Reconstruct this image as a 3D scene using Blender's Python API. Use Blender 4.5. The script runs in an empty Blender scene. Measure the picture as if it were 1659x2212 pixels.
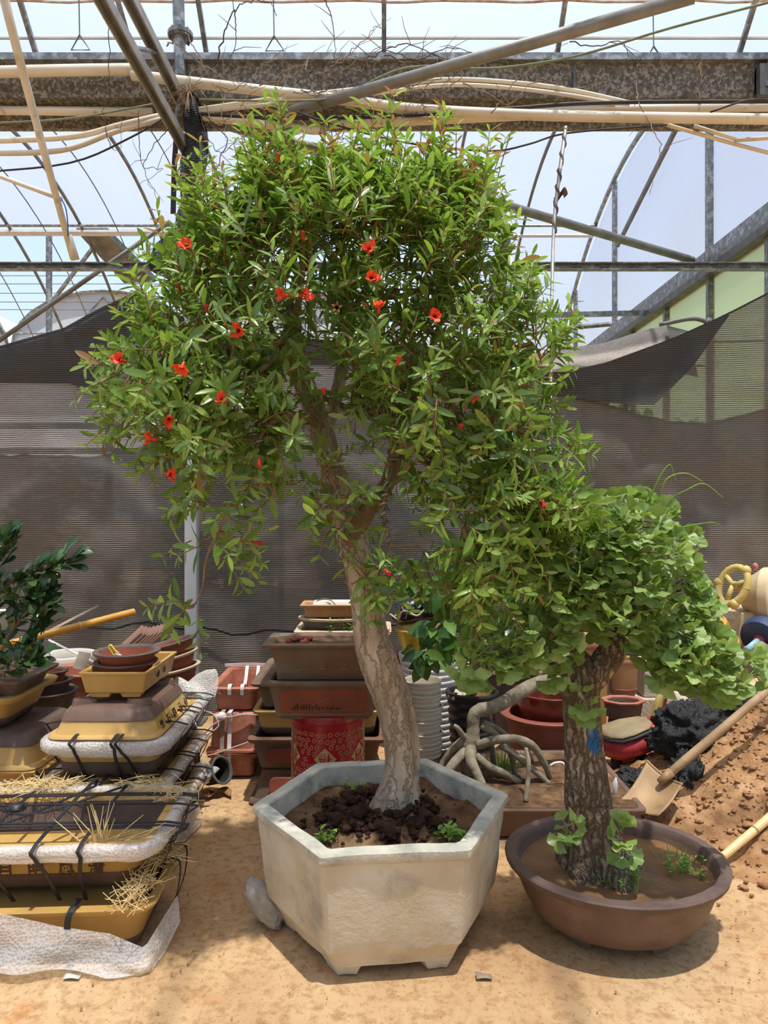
import bpy, math, random
import numpy as np
from mathutils import Vector, Matrix, noise, Quaternion, Euler

random.seed(11)
rng = np.random.default_rng(7)
SC = bpy.context.scene
COL = SC.collection
PI = math.pi

# ------------------------------------------------------------------ camera
F, CX, YH, EYE = 1560.0, 829.5, 1092.0, 1.5      # focal length, horizon and centre in photo pixels; eye height in metres
cam_data = bpy.data.cameras.new('camera')
cam_data.sensor_fit = 'VERTICAL'; cam_data.sensor_height = 36.0; cam_data.sensor_width = 27.0
cam_data.lens = 36.0 * F / 2212.0
cam_data.shift_y = -(1106.0 - YH) / 2212.0
cam_data.clip_start = 0.05; cam_data.clip_end = 300
cam = bpy.data.objects.new('camera', cam_data); COL.objects.link(cam)
cam.location = (0, 0, EYE); cam.rotation_euler = (PI / 2, 0, 0)
SC.camera = cam

# ------------------------------------------------------------------ sky, sun, exposure
world = bpy.data.worlds.new('sky'); SC.world = world; world.use_nodes = True
wn = world.node_tree.nodes; wl = world.node_tree.links
sky = wn.new('ShaderNodeTexSky'); sky.sky_type = 'NISHITA'; sky.sun_disc = False
sky.sun_elevation = math.radians(76); sky.air_density = 1.3; sky.dust_density = 3.5; sky.ozone_density = 1.0
bg = wn['Background']; bg.inputs['Strength'].default_value = 0.18
wl.new(sky.outputs[0], bg.inputs[0])
sun_d = bpy.data.lights.new('sun', 'SUN'); sun_d.energy = 5.4; sun_d.angle = math.radians(0.9); sun_d.color = (1, 0.965, 0.91)
sun = bpy.data.objects.new('sun', sun_d); COL.objects.link(sun)
sun.rotation_euler = Vector((-0.10, 0.19, -1)).to_track_quat('-Z', 'Y').to_euler()
SC.view_settings.view_transform = 'Standard'; SC.view_settings.look = 'None'
SC.view_settings.exposure = 0.30; SC.view_settings.gamma = 1.0; SC.view_settings.use_curve_mapping = False
SC.cycles.transparent_max_bounces = 16

# ------------------------------------------------------------------ pixel helpers (directions only; depth or height is always given)
def W(x, y, Y):
    return Vector(((x - CX) * Y / F, Y, EYE - (y - YH) * Y / F))
def G(x, y, z=0.0):
    Y = (EYE - z) * F / (y - YH)
    return W(x, y, Y)

# ------------------------------------------------------------------ materials
def lin(c):
    return tuple(((v / 255) / 12.92 if v / 255 <= 0.04045 else (((v / 255) + 0.055) / 1.055) ** 2.4) for v in c) + (1.0,)
def newmat(name):
    m = bpy.data.materials.new(name); m.use_nodes = True
    nt = m.node_tree; b = nt.nodes['Principled BSDF']
    return m, nt, b
def noise_node(nt, scale, detail=5, rough=0.55, stretch=(1, 1, 1), coord='Object'):
    tc = nt.nodes.new('ShaderNodeTexCoord'); mp = nt.nodes.new('ShaderNodeMapping')
    mp.inputs['Scale'].default_value = stretch
    n = nt.nodes.new('ShaderNodeTexNoise'); n.inputs['Scale'].default_value = scale
    n.inputs['Detail'].default_value = detail; n.inputs['Roughness'].default_value = rough
    nt.links.new(tc.outputs[coord], mp.inputs[0]); nt.links.new(mp.outputs[0], n.inputs[0])
    return n
def ramp(nt, src, stops):
    r = nt.nodes.new('ShaderNodeValToRGB')
    while len(r.color_ramp.elements) < len(stops): r.color_ramp.elements.new(0.5)
    for e, (p, c) in zip(r.color_ramp.elements, stops):
        e.position = p; e.color = c
    nt.links.new(src, r.inputs[0])
    return r
def add_bump(nt, b, src, strength, dist=0.01):
    bp = nt.nodes.new('ShaderNodeBump'); bp.inputs['Strength'].default_value = strength; bp.inputs['Distance'].default_value = dist
    nt.links.new(src, bp.inputs['Height'])
    old = b.inputs['Normal'].links
    if old: nt.links.new(old[0].from_socket, bp.inputs['Normal'])
    nt.links.new(bp.outputs[0], b.inputs['Normal'])
def mixc(nt, fac, a, b_):
    m = nt.nodes.new('ShaderNodeMix'); m.data_type = 'RGBA'
    if isinstance(fac, float): m.inputs[0].default_value = fac
    else: nt.links.new(fac, m.inputs[0])
    for i, v in ((6, a), (7, b_)):
        if isinstance(v, tuple): m.inputs[i].default_value = v
        else: nt.links.new(v, m.inputs[i])
    return m.outputs[2]
MATS = {}
def mat(name, c1, c2=None, scale=9, rough=0.6, bump=0.0, bscale=60, spec=0.4, metal=0.0, stretch=(1, 1, 1), lo=0.35, hi=0.65, c3=None, s3=3.0, f3=(0.55, 0.7), coat=0.0):
    m, nt, b = newmat(name)
    b.inputs['Roughness'].default_value = rough; b.inputs['Metallic'].default_value = metal
    b.inputs['Specular IOR Level'].default_value = spec; b.inputs['Coat Weight'].default_value = coat
    if c2 is None:
        c2 = tuple(v * 0.82 for v in c1)
    n = noise_node(nt, scale, stretch=stretch)
    out = ramp(nt, n.outputs[0], [(lo, lin(c1)), (hi, lin(c2))]).outputs[0]
    if c3 is not None:
        n3 = noise_node(nt, s3, detail=7, rough=0.65)
        f = ramp(nt, n3.outputs[0], [(f3[0], (0, 0, 0, 1)), (f3[1], (1, 1, 1, 1))])
        out = mixc(nt, f.outputs[0], out, lin(c3))
    nt.links.new(out, b.inputs['Base Color'])
    if bump:
        nb = noise_node(nt, bscale, detail=6, stretch=stretch)
        add_bump(nt, b, nb.outputs[0], bump)
    MATS[name] = m
    return m

mat('concrete_pot', (208, 198, 176), (190, 174, 144), scale=6, rough=0.85, bump=0.35, bscale=55, c3=(140, 134, 122), s3=5, f3=(0.56, 0.78), spec=0.2)
mat('concrete_rim', (170, 167, 150), (202, 194, 174), scale=9, rough=0.85, bump=0.4, bscale=60, c3=(118, 120, 114), s3=7, f3=(0.5, 0.75), spec=0.2)
mat('soil', (120, 92, 66), (78, 56, 40), scale=14, rough=0.95, bump=0.9, bscale=70, spec=0.1, c3=(150, 122, 84), s3=5)
mat('soil_dark', (74, 52, 40), (48, 32, 24), scale=22, rough=0.95, bump=1.0, bscale=80, spec=0.1)
mat('mud', (128, 94, 60), (92, 66, 42), scale=5, rough=0.38, bump=0.25, bscale=60, spec=0.4)
mat('earth_heap', (178, 138, 98), (150, 110, 74), scale=16, rough=0.95, bump=0.9, bscale=45, spec=0.1, c3=(192, 156, 116), s3=6)
mat('brown_clay', (114, 90, 75), (94, 72, 59), scale=5, rough=0.55, bump=0.12, bscale=90, c3=(128, 104, 86), s3=4, f3=(0.5, 0.75))
mat('brown_dusty', (120, 100, 80), (98, 80, 62), scale=6, rough=0.75, bump=0.3, bscale=70, c3=(128, 84, 58), s3=4, f3=(0.45, 0.7))
mat('dark_brown', (104, 84, 72), (84, 66, 56), scale=6, rough=0.6, bump=0.12, bscale=90, c3=(110, 92, 80), s3=5)
mat('yellow_clay', (196, 158, 92), (180, 142, 76), scale=5, rough=0.45, bump=0.08, bscale=120, c3=(170, 132, 74), s3=7, f3=(0.55, 0.8))
mat('terracotta_dark', (150, 86, 68), (126, 68, 52), scale=6, rough=0.6, bump=0.1)
mat('girder_steel', (172, 172, 168), (146, 146, 142), scale=9, rough=0.5, metal=0.1)
mat('terracotta', (178, 114, 90), (156, 94, 70), scale=7, rough=0.62, bump=0.12, bscale=90, c3=(198, 138, 112), s3=5)
mat('red_glaze', (122, 48, 30), (86, 34, 24), scale=4, rough=0.22, coat=0.4, spec=0.5, c3=(150, 70, 44), s3=5)
mat('red_panel', (150, 76, 48), (120, 60, 38), scale=6, rough=0.7, bump=0.2, bscale=80)
mat('cream_rim', (206, 186, 154), (180, 156, 122), scale=12, rough=0.6)
mat('white_plastic', (226, 222, 214), (206, 200, 190), scale=5, rough=0.45)
mat('old_white_plastic', (214, 206, 188), (196, 182, 156), scale=4, rough=0.5, c3=(150, 118, 84), s3=7, f3=(0.62, 0.8))
mat('black_plastic', (36, 34, 33), (52, 48, 44), scale=6, rough=0.45)
mat('grey_glaze', (92, 84, 74), (70, 62, 54), scale=6, rough=0.5, c3=(130, 116, 98), s3=6)
mat('tan_clay', (188, 142, 96), (164, 118, 76), scale=6, rough=0.6, bump=0.08)
mat('foam', (240, 232, 214), (222, 212, 190), scale=7, rough=0.7)
mat('navy_glaze', (34, 36, 54), (24, 26, 40), scale=5, rough=0.18, coat=0.6)
mat('pale_glaze', (190, 190, 206), (160, 160, 180), scale=6, rough=0.25, coat=0.4)
mat('yellow_glaze', (226, 190, 70), (204, 164, 48), scale=6, rough=0.25, coat=0.5)
mat('red_tin', (176, 26, 38), (150, 18, 30), scale=5, rough=0.32, coat=0.3)
mat('gold_print', (204, 168, 108), (176, 140, 86), scale=9, rough=0.4)
mat('carving', (84, 56, 40), (66, 44, 32), scale=9, rough=0.8)
mat('carving_dark', (44, 32, 26), (30, 22, 18), scale=9, rough=0.8)
mat('carving_pale', (150, 118, 96), (130, 100, 80), scale=9, rough=0.8)
mat('galvanised', (142, 144, 142), (110, 112, 110), scale=22, rough=0.42, metal=0.55, c3=(176, 178, 178), s3=14, f3=(0.5, 0.62))
mat('gutter_zinc', (118, 112, 102), (84, 78, 70), scale=30, rough=0.6, metal=0.2, c3=(156, 150, 138), s3=42, f3=(0.5, 0.56))
mat('post_steel', (196, 200, 202), (176, 180, 182), scale=5, rough=0.35, metal=0.35, stretch=(1, 1, 0.2))
mat('steel_dark', (120, 120, 117), (94, 94, 92), scale=8, rough=0.5, metal=0.4)
mat('pipe_pvc', (232, 222, 202), (214, 200, 174), scale=6, rough=0.55, c3=(140, 116, 88), s3=9, f3=(0.6, 0.78), stretch=(0.4, 1, 1))
mat('pipe_grey', (150, 148, 140), (124, 122, 114), scale=7, rough=0.5, metal=0.2)
mat('cable_black', (44, 42, 40), (60, 56, 52), rough=0.6)
mat('cable_green', (132, 142, 112), (112, 122, 94), rough=0.6)
mat('vine_dry', (164, 142, 112), (120, 98, 76), scale=14, rough=0.85)
mat('vine_dark', (96, 82, 70), (74, 62, 54), scale=14, rough=0.85)
mat('bamboo_yellow', (214, 158, 62), (190, 130, 48), scale=5, rough=0.4, stretch=(1, 1, 1))
mat('bamboo_pale', (224, 196, 134), (206, 172, 106), scale=5, rough=0.45)
mat('wood_handle', (176, 146, 108), (146, 116, 82), scale=7, rough=0.65, bump=0.2, bscale=50, c3=(110, 86, 62), s3=11)
mat('spade_steel', (172, 140, 100), (142, 112, 78), scale=6, rough=0.6, metal=0.15, c3=(118, 88, 58), s3=5)
mat('strap_black', (26, 26, 29), (40, 40, 44), rough=0.45)
mat('strap_white', (232, 218, 212), (210, 194, 186), rough=0.6)
mat('straw', (220, 194, 138), (190, 160, 104), scale=12, rough=0.7)
mat('net_heap', (22, 22, 22), (10, 10, 11), scale=60, rough=0.42, bump=1.0, bscale=130, c3=(120, 118, 114), s3=240, f3=(0.60, 0.70), spec=0.6)  # pale speckle paints the shiny sparkle of the folds into the colour
mat('rock', (170, 162, 148), (138, 130, 116), scale=7, rough=0.9, bump=0.6, bscale=22, c3=(196, 170, 132), s3=6)
mat('block_concrete', (206, 196, 176), (186, 172, 148), scale=14, rough=0.95, bump=0.7, bscale=60)
mat('toy_red', (180, 58, 62), (156, 46, 50), scale=6, rough=0.5, c3=(190, 110, 96), s3=4)
mat('toy_top', (160, 142, 110), (136, 118, 88), scale=7, rough=0.8)
mat('toy_dark', (60, 60, 58), (46, 46, 44), rough=0.7)
mat('toy_yellow', (214, 190, 112), (196, 170, 94), scale=6, rough=0.5)
mat('toy_orange', (232, 176, 70), (214, 156, 56), scale=6, rough=0.45)
mat('toy_blue', (56, 122, 196), (46, 104, 176), rough=0.4)
mat('toy_navy', (56, 74, 104), (44, 60, 88), rough=0.6)
mat('toy_pale_blue', (158, 196, 210), (136, 176, 192), rough=0.4)
mat('toy_cream', (222, 202, 164), (200, 178, 138), scale=5, rough=0.5, c3=(176, 146, 106), s3=6)
mat('toy_green', (40, 134, 84), rough=0.5)
mat('toy_pink', (206, 120, 116), rough=0.5)
mat('grey_strip', (160, 146, 122), (140, 126, 104), rough=0.6)
mat('wire_training', (156, 150, 140), (130, 124, 116), rough=0.35, metal=0.6)
mat('twig', (142, 112, 84), (112, 86, 64), scale=18, rough=0.8)
mat('twig_young', (150, 120, 78), (138, 84, 62), scale=18, rough=0.7)
mat('flower', (246, 92, 44), (234, 66, 34), scale=20, rough=0.45)
mat('calyx', (206, 52, 40), (180, 44, 36), scale=20, rough=0.35)
mat('calyx_dry', (150, 104, 66), (110, 78, 50), rough=0.7)
mat('tile_clay', (150, 116, 98), (128, 98, 82), scale=6, rough=0.7)
mat('wood_pale', (216, 178, 140), (196, 150, 116), rough=0.6)
mat('rope_pink', (214, 178, 164), rough=0.8)
mat('dead_leaf', (166, 124, 72), (132, 94, 54), rough=0.7)
mat('plastic_clear', (216, 214, 210), rough=0.3)
mat('roof_white', (224, 226, 228), (206, 208, 210), scale=0.6, rough=0.5)
mat('shade_mat', (150, 140, 130), (130, 122, 114), scale=60, rough=0.9, bump=0.3, bscale=200)
mat('hedge_wood', (92, 80, 62), rough=0.9)

# bark of the pomegranate: pale, flaking, vertical streaks
def bark(name, ca, cb, cc, stretch, bscale, bump, paint=None, crack=None):
    m, nt, b = newmat(name); b.inputs['Roughness'].default_value = 0.85; b.inputs['Specular IOR Level'].default_value = 0.2
    n = noise_node(nt, 14, detail=8, rough=0.7, stretch=stretch)
    out = ramp(nt, n.outputs[0], [(0.32, lin(ca)), (0.5, lin(cb)), (0.66, lin(cc))]).outputs[0]
    if crack:
        tc = nt.nodes.new('ShaderNodeTexCoord'); mp = nt.nodes.new('ShaderNodeMapping'); mp.inputs['Scale'].default_value = (1, 1, crack[1])
        wn_ = noise_node(nt, 22, detail=4); mv = nt.nodes.new('ShaderNodeVectorMath'); mv.operation = 'MULTIPLY_ADD'
        mv.inputs[1].default_value = (crack[2],) * 3
        nt.links.new(tc.outputs['Object'], mp.inputs[0]); nt.links.new(wn_.outputs['Color'], mv.inputs[0]); nt.links.new(mp.outputs[0], mv.inputs[2])
        vo_ = nt.nodes.new('ShaderNodeTexVoronoi'); vo_.feature = 'DISTANCE_TO_EDGE'; vo_.inputs['Scale'].default_value = crack[0]
        nt.links.new(mv.outputs[0], vo_.inputs[0])
        e = ramp(nt, vo_.outputs['Distance'], [(0.0, (0, 0, 0, 1)), (crack[3], (1, 1, 1, 1))])
        out = mixc(nt, e.outputs[0], lin(crack[4]), out)
    if paint:
        tc = nt.nodes.new('ShaderNodeTexCoord'); vm = nt.nodes.new('ShaderNodeVectorMath'); vm.operation = 'DISTANCE'
        nn = noise_node(nt, 60, detail=5, rough=0.7)
        ad = nt.nodes.new('ShaderNodeMath'); ad.operation = 'MULTIPLY_ADD'; ad.inputs[1].default_value = 0.055
        sc_ = nt.nodes.new('ShaderNodeMapping'); sc_.inputs['Scale'].default_value = (1.35, 1, 0.8)
        nt.links.new(tc.outputs['Object'], sc_.inputs[0]); nt.links.new(sc_.outputs[0], vm.inputs[0])
        vm.inputs[1].default_value = (paint[0][0] * 1.35, paint[0][1], paint[0][2] * 0.8)
        nt.links.new(nn.outputs[0], ad.inputs[0]); nt.links.new(vm.outputs['Value'], ad.inputs[2])
        f = ramp(nt, ad.outputs[0], [(paint[1], (0.9, 0.9, 0.9, 1)), (paint[1] + 0.012, (0, 0, 0, 1))])
        out = mixc(nt, f.outputs[0], out, lin(paint[2]))
    nt.links.new(out, b.inputs['Base Color'])
    nb = noise_node(nt, bscale, detail=8, rough=0.75, stretch=stretch)
    add_bump(nt, b, nb.outputs[0], bump, 0.02)
    if crack: add_bump(nt, b, e.outputs[0], 1.0, crack[5])
    MATS[name] = m
bark('bark_pomegranate', (140, 118, 96), (190, 170, 145), (222, 206, 184), (1, 1, 0.22), 26, 1.0, crack=(20, 0.2, 0.08, 0.10, (162, 140, 116), 0.004))
bark('bark_branch', (120, 92, 68), (150, 120, 92), (176, 148, 120), (1, 1, 0.3), 26, 0.8)
bark('bark_ficus', (112, 102, 84), (146, 134, 112), (168, 156, 132), (1, 1, 1), 34, 0.6)

# leaves: a thin two-sided leaf that also lets light through; each leaf its own green
def leafmat(name, ca, cb, cc, rough=0.32, trans=0.35):
    m, nt, b = newmat(name)
    g = nt.nodes.new('ShaderNodeNewGeometry'); oi = nt.nodes.new('ShaderNodeObjectInfo')
    ad = nt.nodes.new('ShaderNodeMath'); ad.operation = 'ADD'
    fr = nt.nodes.new('ShaderNodeMath'); fr.operation = 'FRACT'
    nt.links.new(g.outputs['Random Per Island'], ad.inputs[0]); nt.links.new(oi.outputs['Random'], ad.inputs[1])
    nt.links.new(ad.outputs[0], fr.inputs[0])
    r = ramp(nt, fr.outputs[0], [(0.0, lin(ca)), (0.55, lin(cb)), (1.0, lin(cc))])
    nt.links.new(r.outputs[0], b.inputs['Base Color'])
    b.inputs['Roughness'].default_value = rough; b.inputs['Specular IOR Level'].default_value = 0.55
    tr = nt.nodes.new('ShaderNodeBsdfTranslucent')
    hs = nt.nodes.new('ShaderNodeHueSaturation'); hs.inputs['Value'].default_value = 1.5; hs.inputs['Saturation'].default_value = 1.1
    nt.links.new(r.outputs[0], hs.inputs['Color']); nt.links.new(hs.outputs[0], tr.inputs[0])
    mx = nt.nodes.new('ShaderNodeMixShader'); mx.inputs[0].default_value = trans
    nt.links.new(b.outputs[0], mx.inputs[1]); nt.links.new(tr.outputs[0], mx.inputs[2])
    nt.links.new(mx.outputs[0], nt.nodes['Material Output'].inputs[0])
    MATS[name] = m
leafmat('leaf_pomegranate', (88, 116, 50), (116, 144, 64), (150, 172, 90), rough=0.24)
leafmat('leaf_pomegranate_pale', (118, 148, 62), (142, 170, 74), (160, 180, 92))
leafmat('leaf_red', (140, 120, 66), (146, 104, 70), (140, 142, 70), trans=0.4)
leafmat('leaf_ginkgo', (112, 136, 64), (132, 156, 78), (160, 180, 102), rough=0.42, trans=0.28)
leafmat('leaf_dark', (40, 62, 34), (54, 80, 42), (76, 102, 54), rough=0.25, trans=0.15)
leafmat('leaf_mid', (52, 88, 34), (74, 110, 42), (104, 138, 58), rough=0.3, trans=0.3)
leafmat('leaf_weed', (110, 152, 52), (132, 172, 66), (150, 180, 80), rough=0.5)
leafmat('grass', (96, 130, 56), (120, 150, 66), (150, 170, 86), rough=0.5)
leafmat('leaf_hedge', (96, 122, 62), (118, 142, 76), (142, 164, 96), rough=0.5)

# roof film: milky plastic that passes part of the sun and scatters the rest
def film(name, through, tint, tc=(0.82, 0.86, 0.93, 1)):
    m, nt, b = newmat(name); nt.nodes.remove(b)
    tp = nt.nodes.new('ShaderNodeBsdfTransparent'); tp.inputs[0].default_value = tint
    tl = nt.nodes.new('ShaderNodeBsdfTranslucent'); tl.inputs[0].default_value = tc
    df = nt.nodes.new('ShaderNodeBsdfDiffuse'); df.inputs[0].default_value = (0.72, 0.76, 0.82, 1)
    n = noise_node(nt, 0.9, detail=6, stretch=(1, 1, 1))
    m1 = nt.nodes.new('ShaderNodeMixShader'); m1.inputs[0].default_value = 0.35
    nt.links.new(tl.outputs[0], m1.inputs[1]); nt.links.new(df.outputs[0], m1.inputs[2])
    r = ramp(nt, n.outputs[0], [(0.3, (1 - through - 0.06,) * 3 + (1,)), (0.7, (1 - through + 0.06,) * 3 + (1,))])
    m2 = nt.nodes.new('ShaderNodeMixShader')
    nt.links.new(r.outputs[0], m2.inputs[0]); nt.links.new(tp.outputs[0], m2.inputs[1]); nt.links.new(m1.outputs[0], m2.inputs[2])
    nt.links.new(m2.outputs[0], nt.nodes['Material Output'].inputs[0])
    MATS[name] = m
film('roof_film', 0.64, (0.95, 0.97, 1.0, 1), (0.62, 0.67, 0.77, 1))
film('roof_film_far', 0.40, (0.88, 0.91, 0.97, 1), (0.36, 0.40, 0.48, 1))
film('gable_film', 0.45, (0.93, 0.95, 1.0, 1), (0.74, 0.79, 0.88, 1))
film('green_glazing', 0.35, (0.84, 0.96, 0.78, 1))
gm = MATS['green_glazing'].node_tree
for nd in gm.nodes:
    if nd.type in ('BSDF_TRANSLUCENT', 'BSDF_DIFFUSE'): nd.inputs[0].default_value = (0.74, 0.84, 0.62, 1)

# shade net: woven black tape with gaps one can see through
def netmat(name, see, col, col2):
    m, nt, b = newmat(name)
    b.inputs['Roughness'].default_value = 0.6; b.inputs['Specular IOR Level'].default_value = 0.3
    tp = nt.nodes.new('ShaderNodeBsdfTransparent')
    tc = nt.nodes.new('ShaderNodeTexCoord'); wv = nt.nodes.new('ShaderNodeTexWave'); wv.wave_type = 'BANDS'; wv.bands_direction = 'Z'
    wv.inputs['Scale'].default_value = 21; wv.inputs['Distortion'].default_value = 3.2; wv.inputs['Detail'].default_value = 3
    wv.inputs['Detail Scale'].default_value = 0.16; wv.inputs['Detail Roughness'].default_value = 0.6
    nt.links.new(tc.outputs['Object'], wv.inputs[0])
    fine = noise_node(nt, 1.0, detail=3, rough=0.6, stretch=(150, 150, 330)); patch = noise_node(nt, 1.5, detail=5, rough=0.6, stretch=(1, 1, 2.5))
    def mth(op, x, y, z=None):
        q = nt.nodes.new('ShaderNodeMath'); q.operation = op
        for k, v in enumerate((x, y, z)):
            if v is None: continue
            if isinstance(v, float): q.inputs[k].default_value = v
            else: nt.links.new(v, q.inputs[k])
        return q.outputs[0]
    s1 = mth('MULTIPLY_ADD', wv.outputs['Fac'], 0.35, fine.outputs[0]); s1 = mth('MULTIPLY_ADD', patch.outputs[0], 0.5, s1)
    cut = ramp(nt, s1, [(0.72, (see[0],) * 3 + (1,)), (1.12, (see[1],) * 3 + (1,))])
    s2 = mth('MULTIPLY_ADD', fine.outputs[0], 0.9, mth('MULTIPLY', wv.outputs['Fac'], 0.55))
    cr = ramp(nt, s2, [(0.35, lin(col)), (1.0, lin(col2))])
    nt.links.new(cr.outputs[0], b.inputs['Base Color'])
    add_bump(nt, b, wv.outputs['Fac'], 0.5, 0.006)
    mx = nt.nodes.new('ShaderNodeMixShader')
    nt.links.new(cut.outputs[0], mx.inputs[0]); nt.links.new(b.outputs[0], mx.inputs[1]); nt.links.new(tp.outputs[0], mx.inputs[2])
    nt.links.new(mx.outputs[0], nt.nodes['Material Output'].inputs[0])
    MATS[name] = m
netmat('shade_net', (0.03, 0.32), (50, 48, 45), (148, 139, 127))
netmat('shade_net_back', (0.0, 0.22), (46, 44, 41), (120, 114, 104))
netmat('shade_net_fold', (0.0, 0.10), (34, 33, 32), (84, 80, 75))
netmat('shade_net_bundle', (0.02, 0.35), (16, 18, 20), (50, 52, 56))

# bubble wrap: clear film with rows of round bubbles
m, nt, b = newmat('bubble_wrap')
b.inputs['Base Color'].default_value = lin((240, 234, 224)); b.inputs['Roughness'].default_value = 0.16; b.inputs['Specular IOR Level'].default_value = 0.7
tcn = nt.nodes.new('ShaderNodeTexCoord'); vo = nt.nodes.new('ShaderNodeTexVoronoi'); vo.inputs['Scale'].default_value = 105; vo.inputs['Randomness'].default_value = 0.75
nt.links.new(tcn.outputs['Object'], vo.inputs[0])
inv = nt.nodes.new('ShaderNodeMath'); inv.operation = 'SUBTRACT'; inv.inputs[0].default_value = 1.0
nt.links.new(vo.outputs['Distance'], inv.inputs[1])
add_bump(nt, b, inv.outputs[0], 0.7, 0.004)
tp = nt.nodes.new('ShaderNodeBsdfTransparent'); tp.inputs[0].default_value = (0.96, 0.94, 0.9, 1)
rr_ = ramp(nt, vo.outputs['Distance'], [(0.2, (0.40, 0.40, 0.40, 1)), (0.6, (0.56, 0.56, 0.56, 1))])
mx = nt.nodes.new('ShaderNodeMixShader')
nt.links.new(rr_.outputs[0], mx.inputs[0]); nt.links.new(tp.outputs[0], mx.inputs[1]); nt.links.new(b.outputs[0], mx.inputs[2])
nt.links.new(mx.outputs[0], nt.nodes['Material Output'].inputs[0])
MATS['bubble_wrap'] = m

# floor: concrete slab under a skin of orange earth
m, nt, b = newmat('floor_earth'); b.inputs['Roughness'].default_value = 0.9; b.inputs['Specular IOR Level'].default_value = 0.15
n1 = noise_node(nt, 1.6, detail=9, rough=0.62); n2 = noise_node(nt, 26, detail=6, rough=0.7); n3 = noise_node(nt, 4.0, detail=8, rough=0.7)
c = ramp(nt, n1.outputs[0], [(0.30, lin((164, 128, 90))), (0.5, lin((186, 152, 110))), (0.7, lin((198, 168, 126)))]).outputs[0]
f = ramp(nt, n3.outputs[0], [(0.58, (0, 0, 0, 1)), (0.74, (1, 1, 1, 1))])
c = mixc(nt, f.outputs[0], c, lin((178, 116, 70)))
f2 = ramp(nt, n2.outputs[0], [(0.36, (0.6, 0.6, 0.6, 1)), (0.52, (0, 0, 0, 1))])
n5 = noise_node(nt, 95, detail=3, rough=0.6, stretch=(1, .7, 1)); f5 = ramp(nt, n5.outputs[0], [(0.30, (0.7, 0.7, 0.7, 1)), (0.40, (0, 0, 0, 1))])
c = mixc(nt, f5.outputs[0], c, lin((128, 96, 64)))
c = mixc(nt, f2.outputs[0], c, lin((140, 100, 62)))
nt.links.new(c, b.inputs['Base Color'])
add_bump(nt, b, n2.outputs[0], 0.35, 0.006)
MATS['floor_earth'] = m

# ------------------------------------------------------------------ mesh building
class MB:
    def __init__(s): s.v = []; s.f = []; s.m = []
    def add(s, vs, fs, mi=0):
        o = len(s.v); s.v += [tuple(p) for p in vs]; s.f += [tuple(i + o for i in q) for q in fs]; s.m += [mi] * len(fs)
        return s
    def loft(s, rings, cap0=False, cap1=False, mi=0, closed=True):
        n = len(rings[0]); vs = [p for r in rings for p in r]; fs = []
        k = n if closed else n - 1
        for i in range(len(rings) - 1):
            for j in range(k):
                a = i * n + j; b_ = i * n + (j + 1) % n
                fs.append((a, b_, b_ + n, a + n))
        if cap0: fs.append(tuple(range(n - 1, -1, -1)))
        if cap1: fs.append(tuple((len(rings) - 1) * n + j for j in range(n)))
        return s.add(vs, fs, mi)
    def tube(s, pts, rad, n=8, mi=0, caps=True, flat=None, ph=0.0):
        pts = [Vector(p) for p in pts]
        if not hasattr(rad, '__len__'): rad = [rad] * len(pts)
        rings = []; ref = None
        for i, p in enumerate(pts):
            t = (pts[min(i + 1, len(pts) - 1)] - pts[max(i - 1, 0)])
            t = t.normalized() if t.length > 1e-9 else Vector((0, 0, 1))
            if ref is None:
                ref = Vector((1, 0, 0)) if abs(t.x) < 0.9 else Vector((0, 1, 0))
            u = (ref - t * ref.dot(t)); u = u.normalized() if u.length > 1e-6 else t.orthogonal().normalized()
            ref = u; w_ = t.cross(u)
            fl = flat or 1.0
            rings.append([p + (u * math.cos(ph + 2 * PI * j / n) + w_ * (math.sin(ph + 2 * PI * j / n) * fl)) * rad[i] for j in range(n)])
        return s.loft(rings, caps, caps, mi)
    def ribbon(s, pts, side, w_, t, mi=0):
        pts = [Vector(p) for p in pts]; side = Vector(side).normalized(); rings = []
        for i, p in enumerate(pts):
            d = (pts[min(i + 1, len(pts) - 1)] - pts[max(i - 1, 0)]).normalized()
            sd = (side - d * side.dot(d)).normalized(); nn = d.cross(sd)
            rings.append([p + sd * w_ / 2 + nn * t / 2, p - sd * w_ / 2 + nn * t / 2, p - sd * w_ / 2 - nn * t / 2, p + sd * w_ / 2 - nn * t / 2])
        return s.loft(rings, True, True, mi)
    def box(s, c, size, rz=0.0, mi=0, taper=1.0):
        x, y, z = (v / 2 for v in size); cs, sn = math.cos(rz), math.sin(rz); vs = []
        for dz, k in ((-z, taper), (z, 1.0)):
            for dx, dy in ((-x, -y), (x, -y), (x, y), (-x, y)):
                dx *= k; dy *= k
                vs.append((c[0] + dx * cs - dy * sn, c[1] + dx * sn + dy * cs, c[2] + dz))
        return s.add(vs, [(3, 2, 1, 0), (4, 5, 6, 7), (0, 1, 5, 4), (1, 2, 6, 5), (2, 3, 7, 6), (3, 0, 4, 7)], mi)
    def beam(s, a, b_, w_, h, up=(0, 0, 1), mi=0):
        a = Vector(a); b_ = Vector(b_); d = (b_ - a).normalized(); up = Vector(up)
        sd = d.cross(up).normalized(); u = sd.cross(d)
        rings = [[p + sd * w_ / 2 - u * h / 2, p + sd * w_ / 2 + u * h / 2, p - sd * w_ / 2 + u * h / 2, p - sd * w_ / 2 - u * h / 2] for p in (a, b_)]
        return s.loft(rings, True, True, mi)
    def grid(s, fn, nu, nv, mi=0):
        vs = [fn(i / nu, j / nv) for j in range(nv + 1) for i in range(nu + 1)]
        fs = [(j * (nu + 1) + i, j * (nu + 1) + i + 1, (j + 1) * (nu + 1) + i + 1, (j + 1) * (nu + 1) + i) for j in range(nv) for i in range(nu)]
        return s.add(vs, fs, mi)
    def xform(s, M):
        s.v = [tuple(M @ Vector(p)) for p in s.v]; return s

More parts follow.
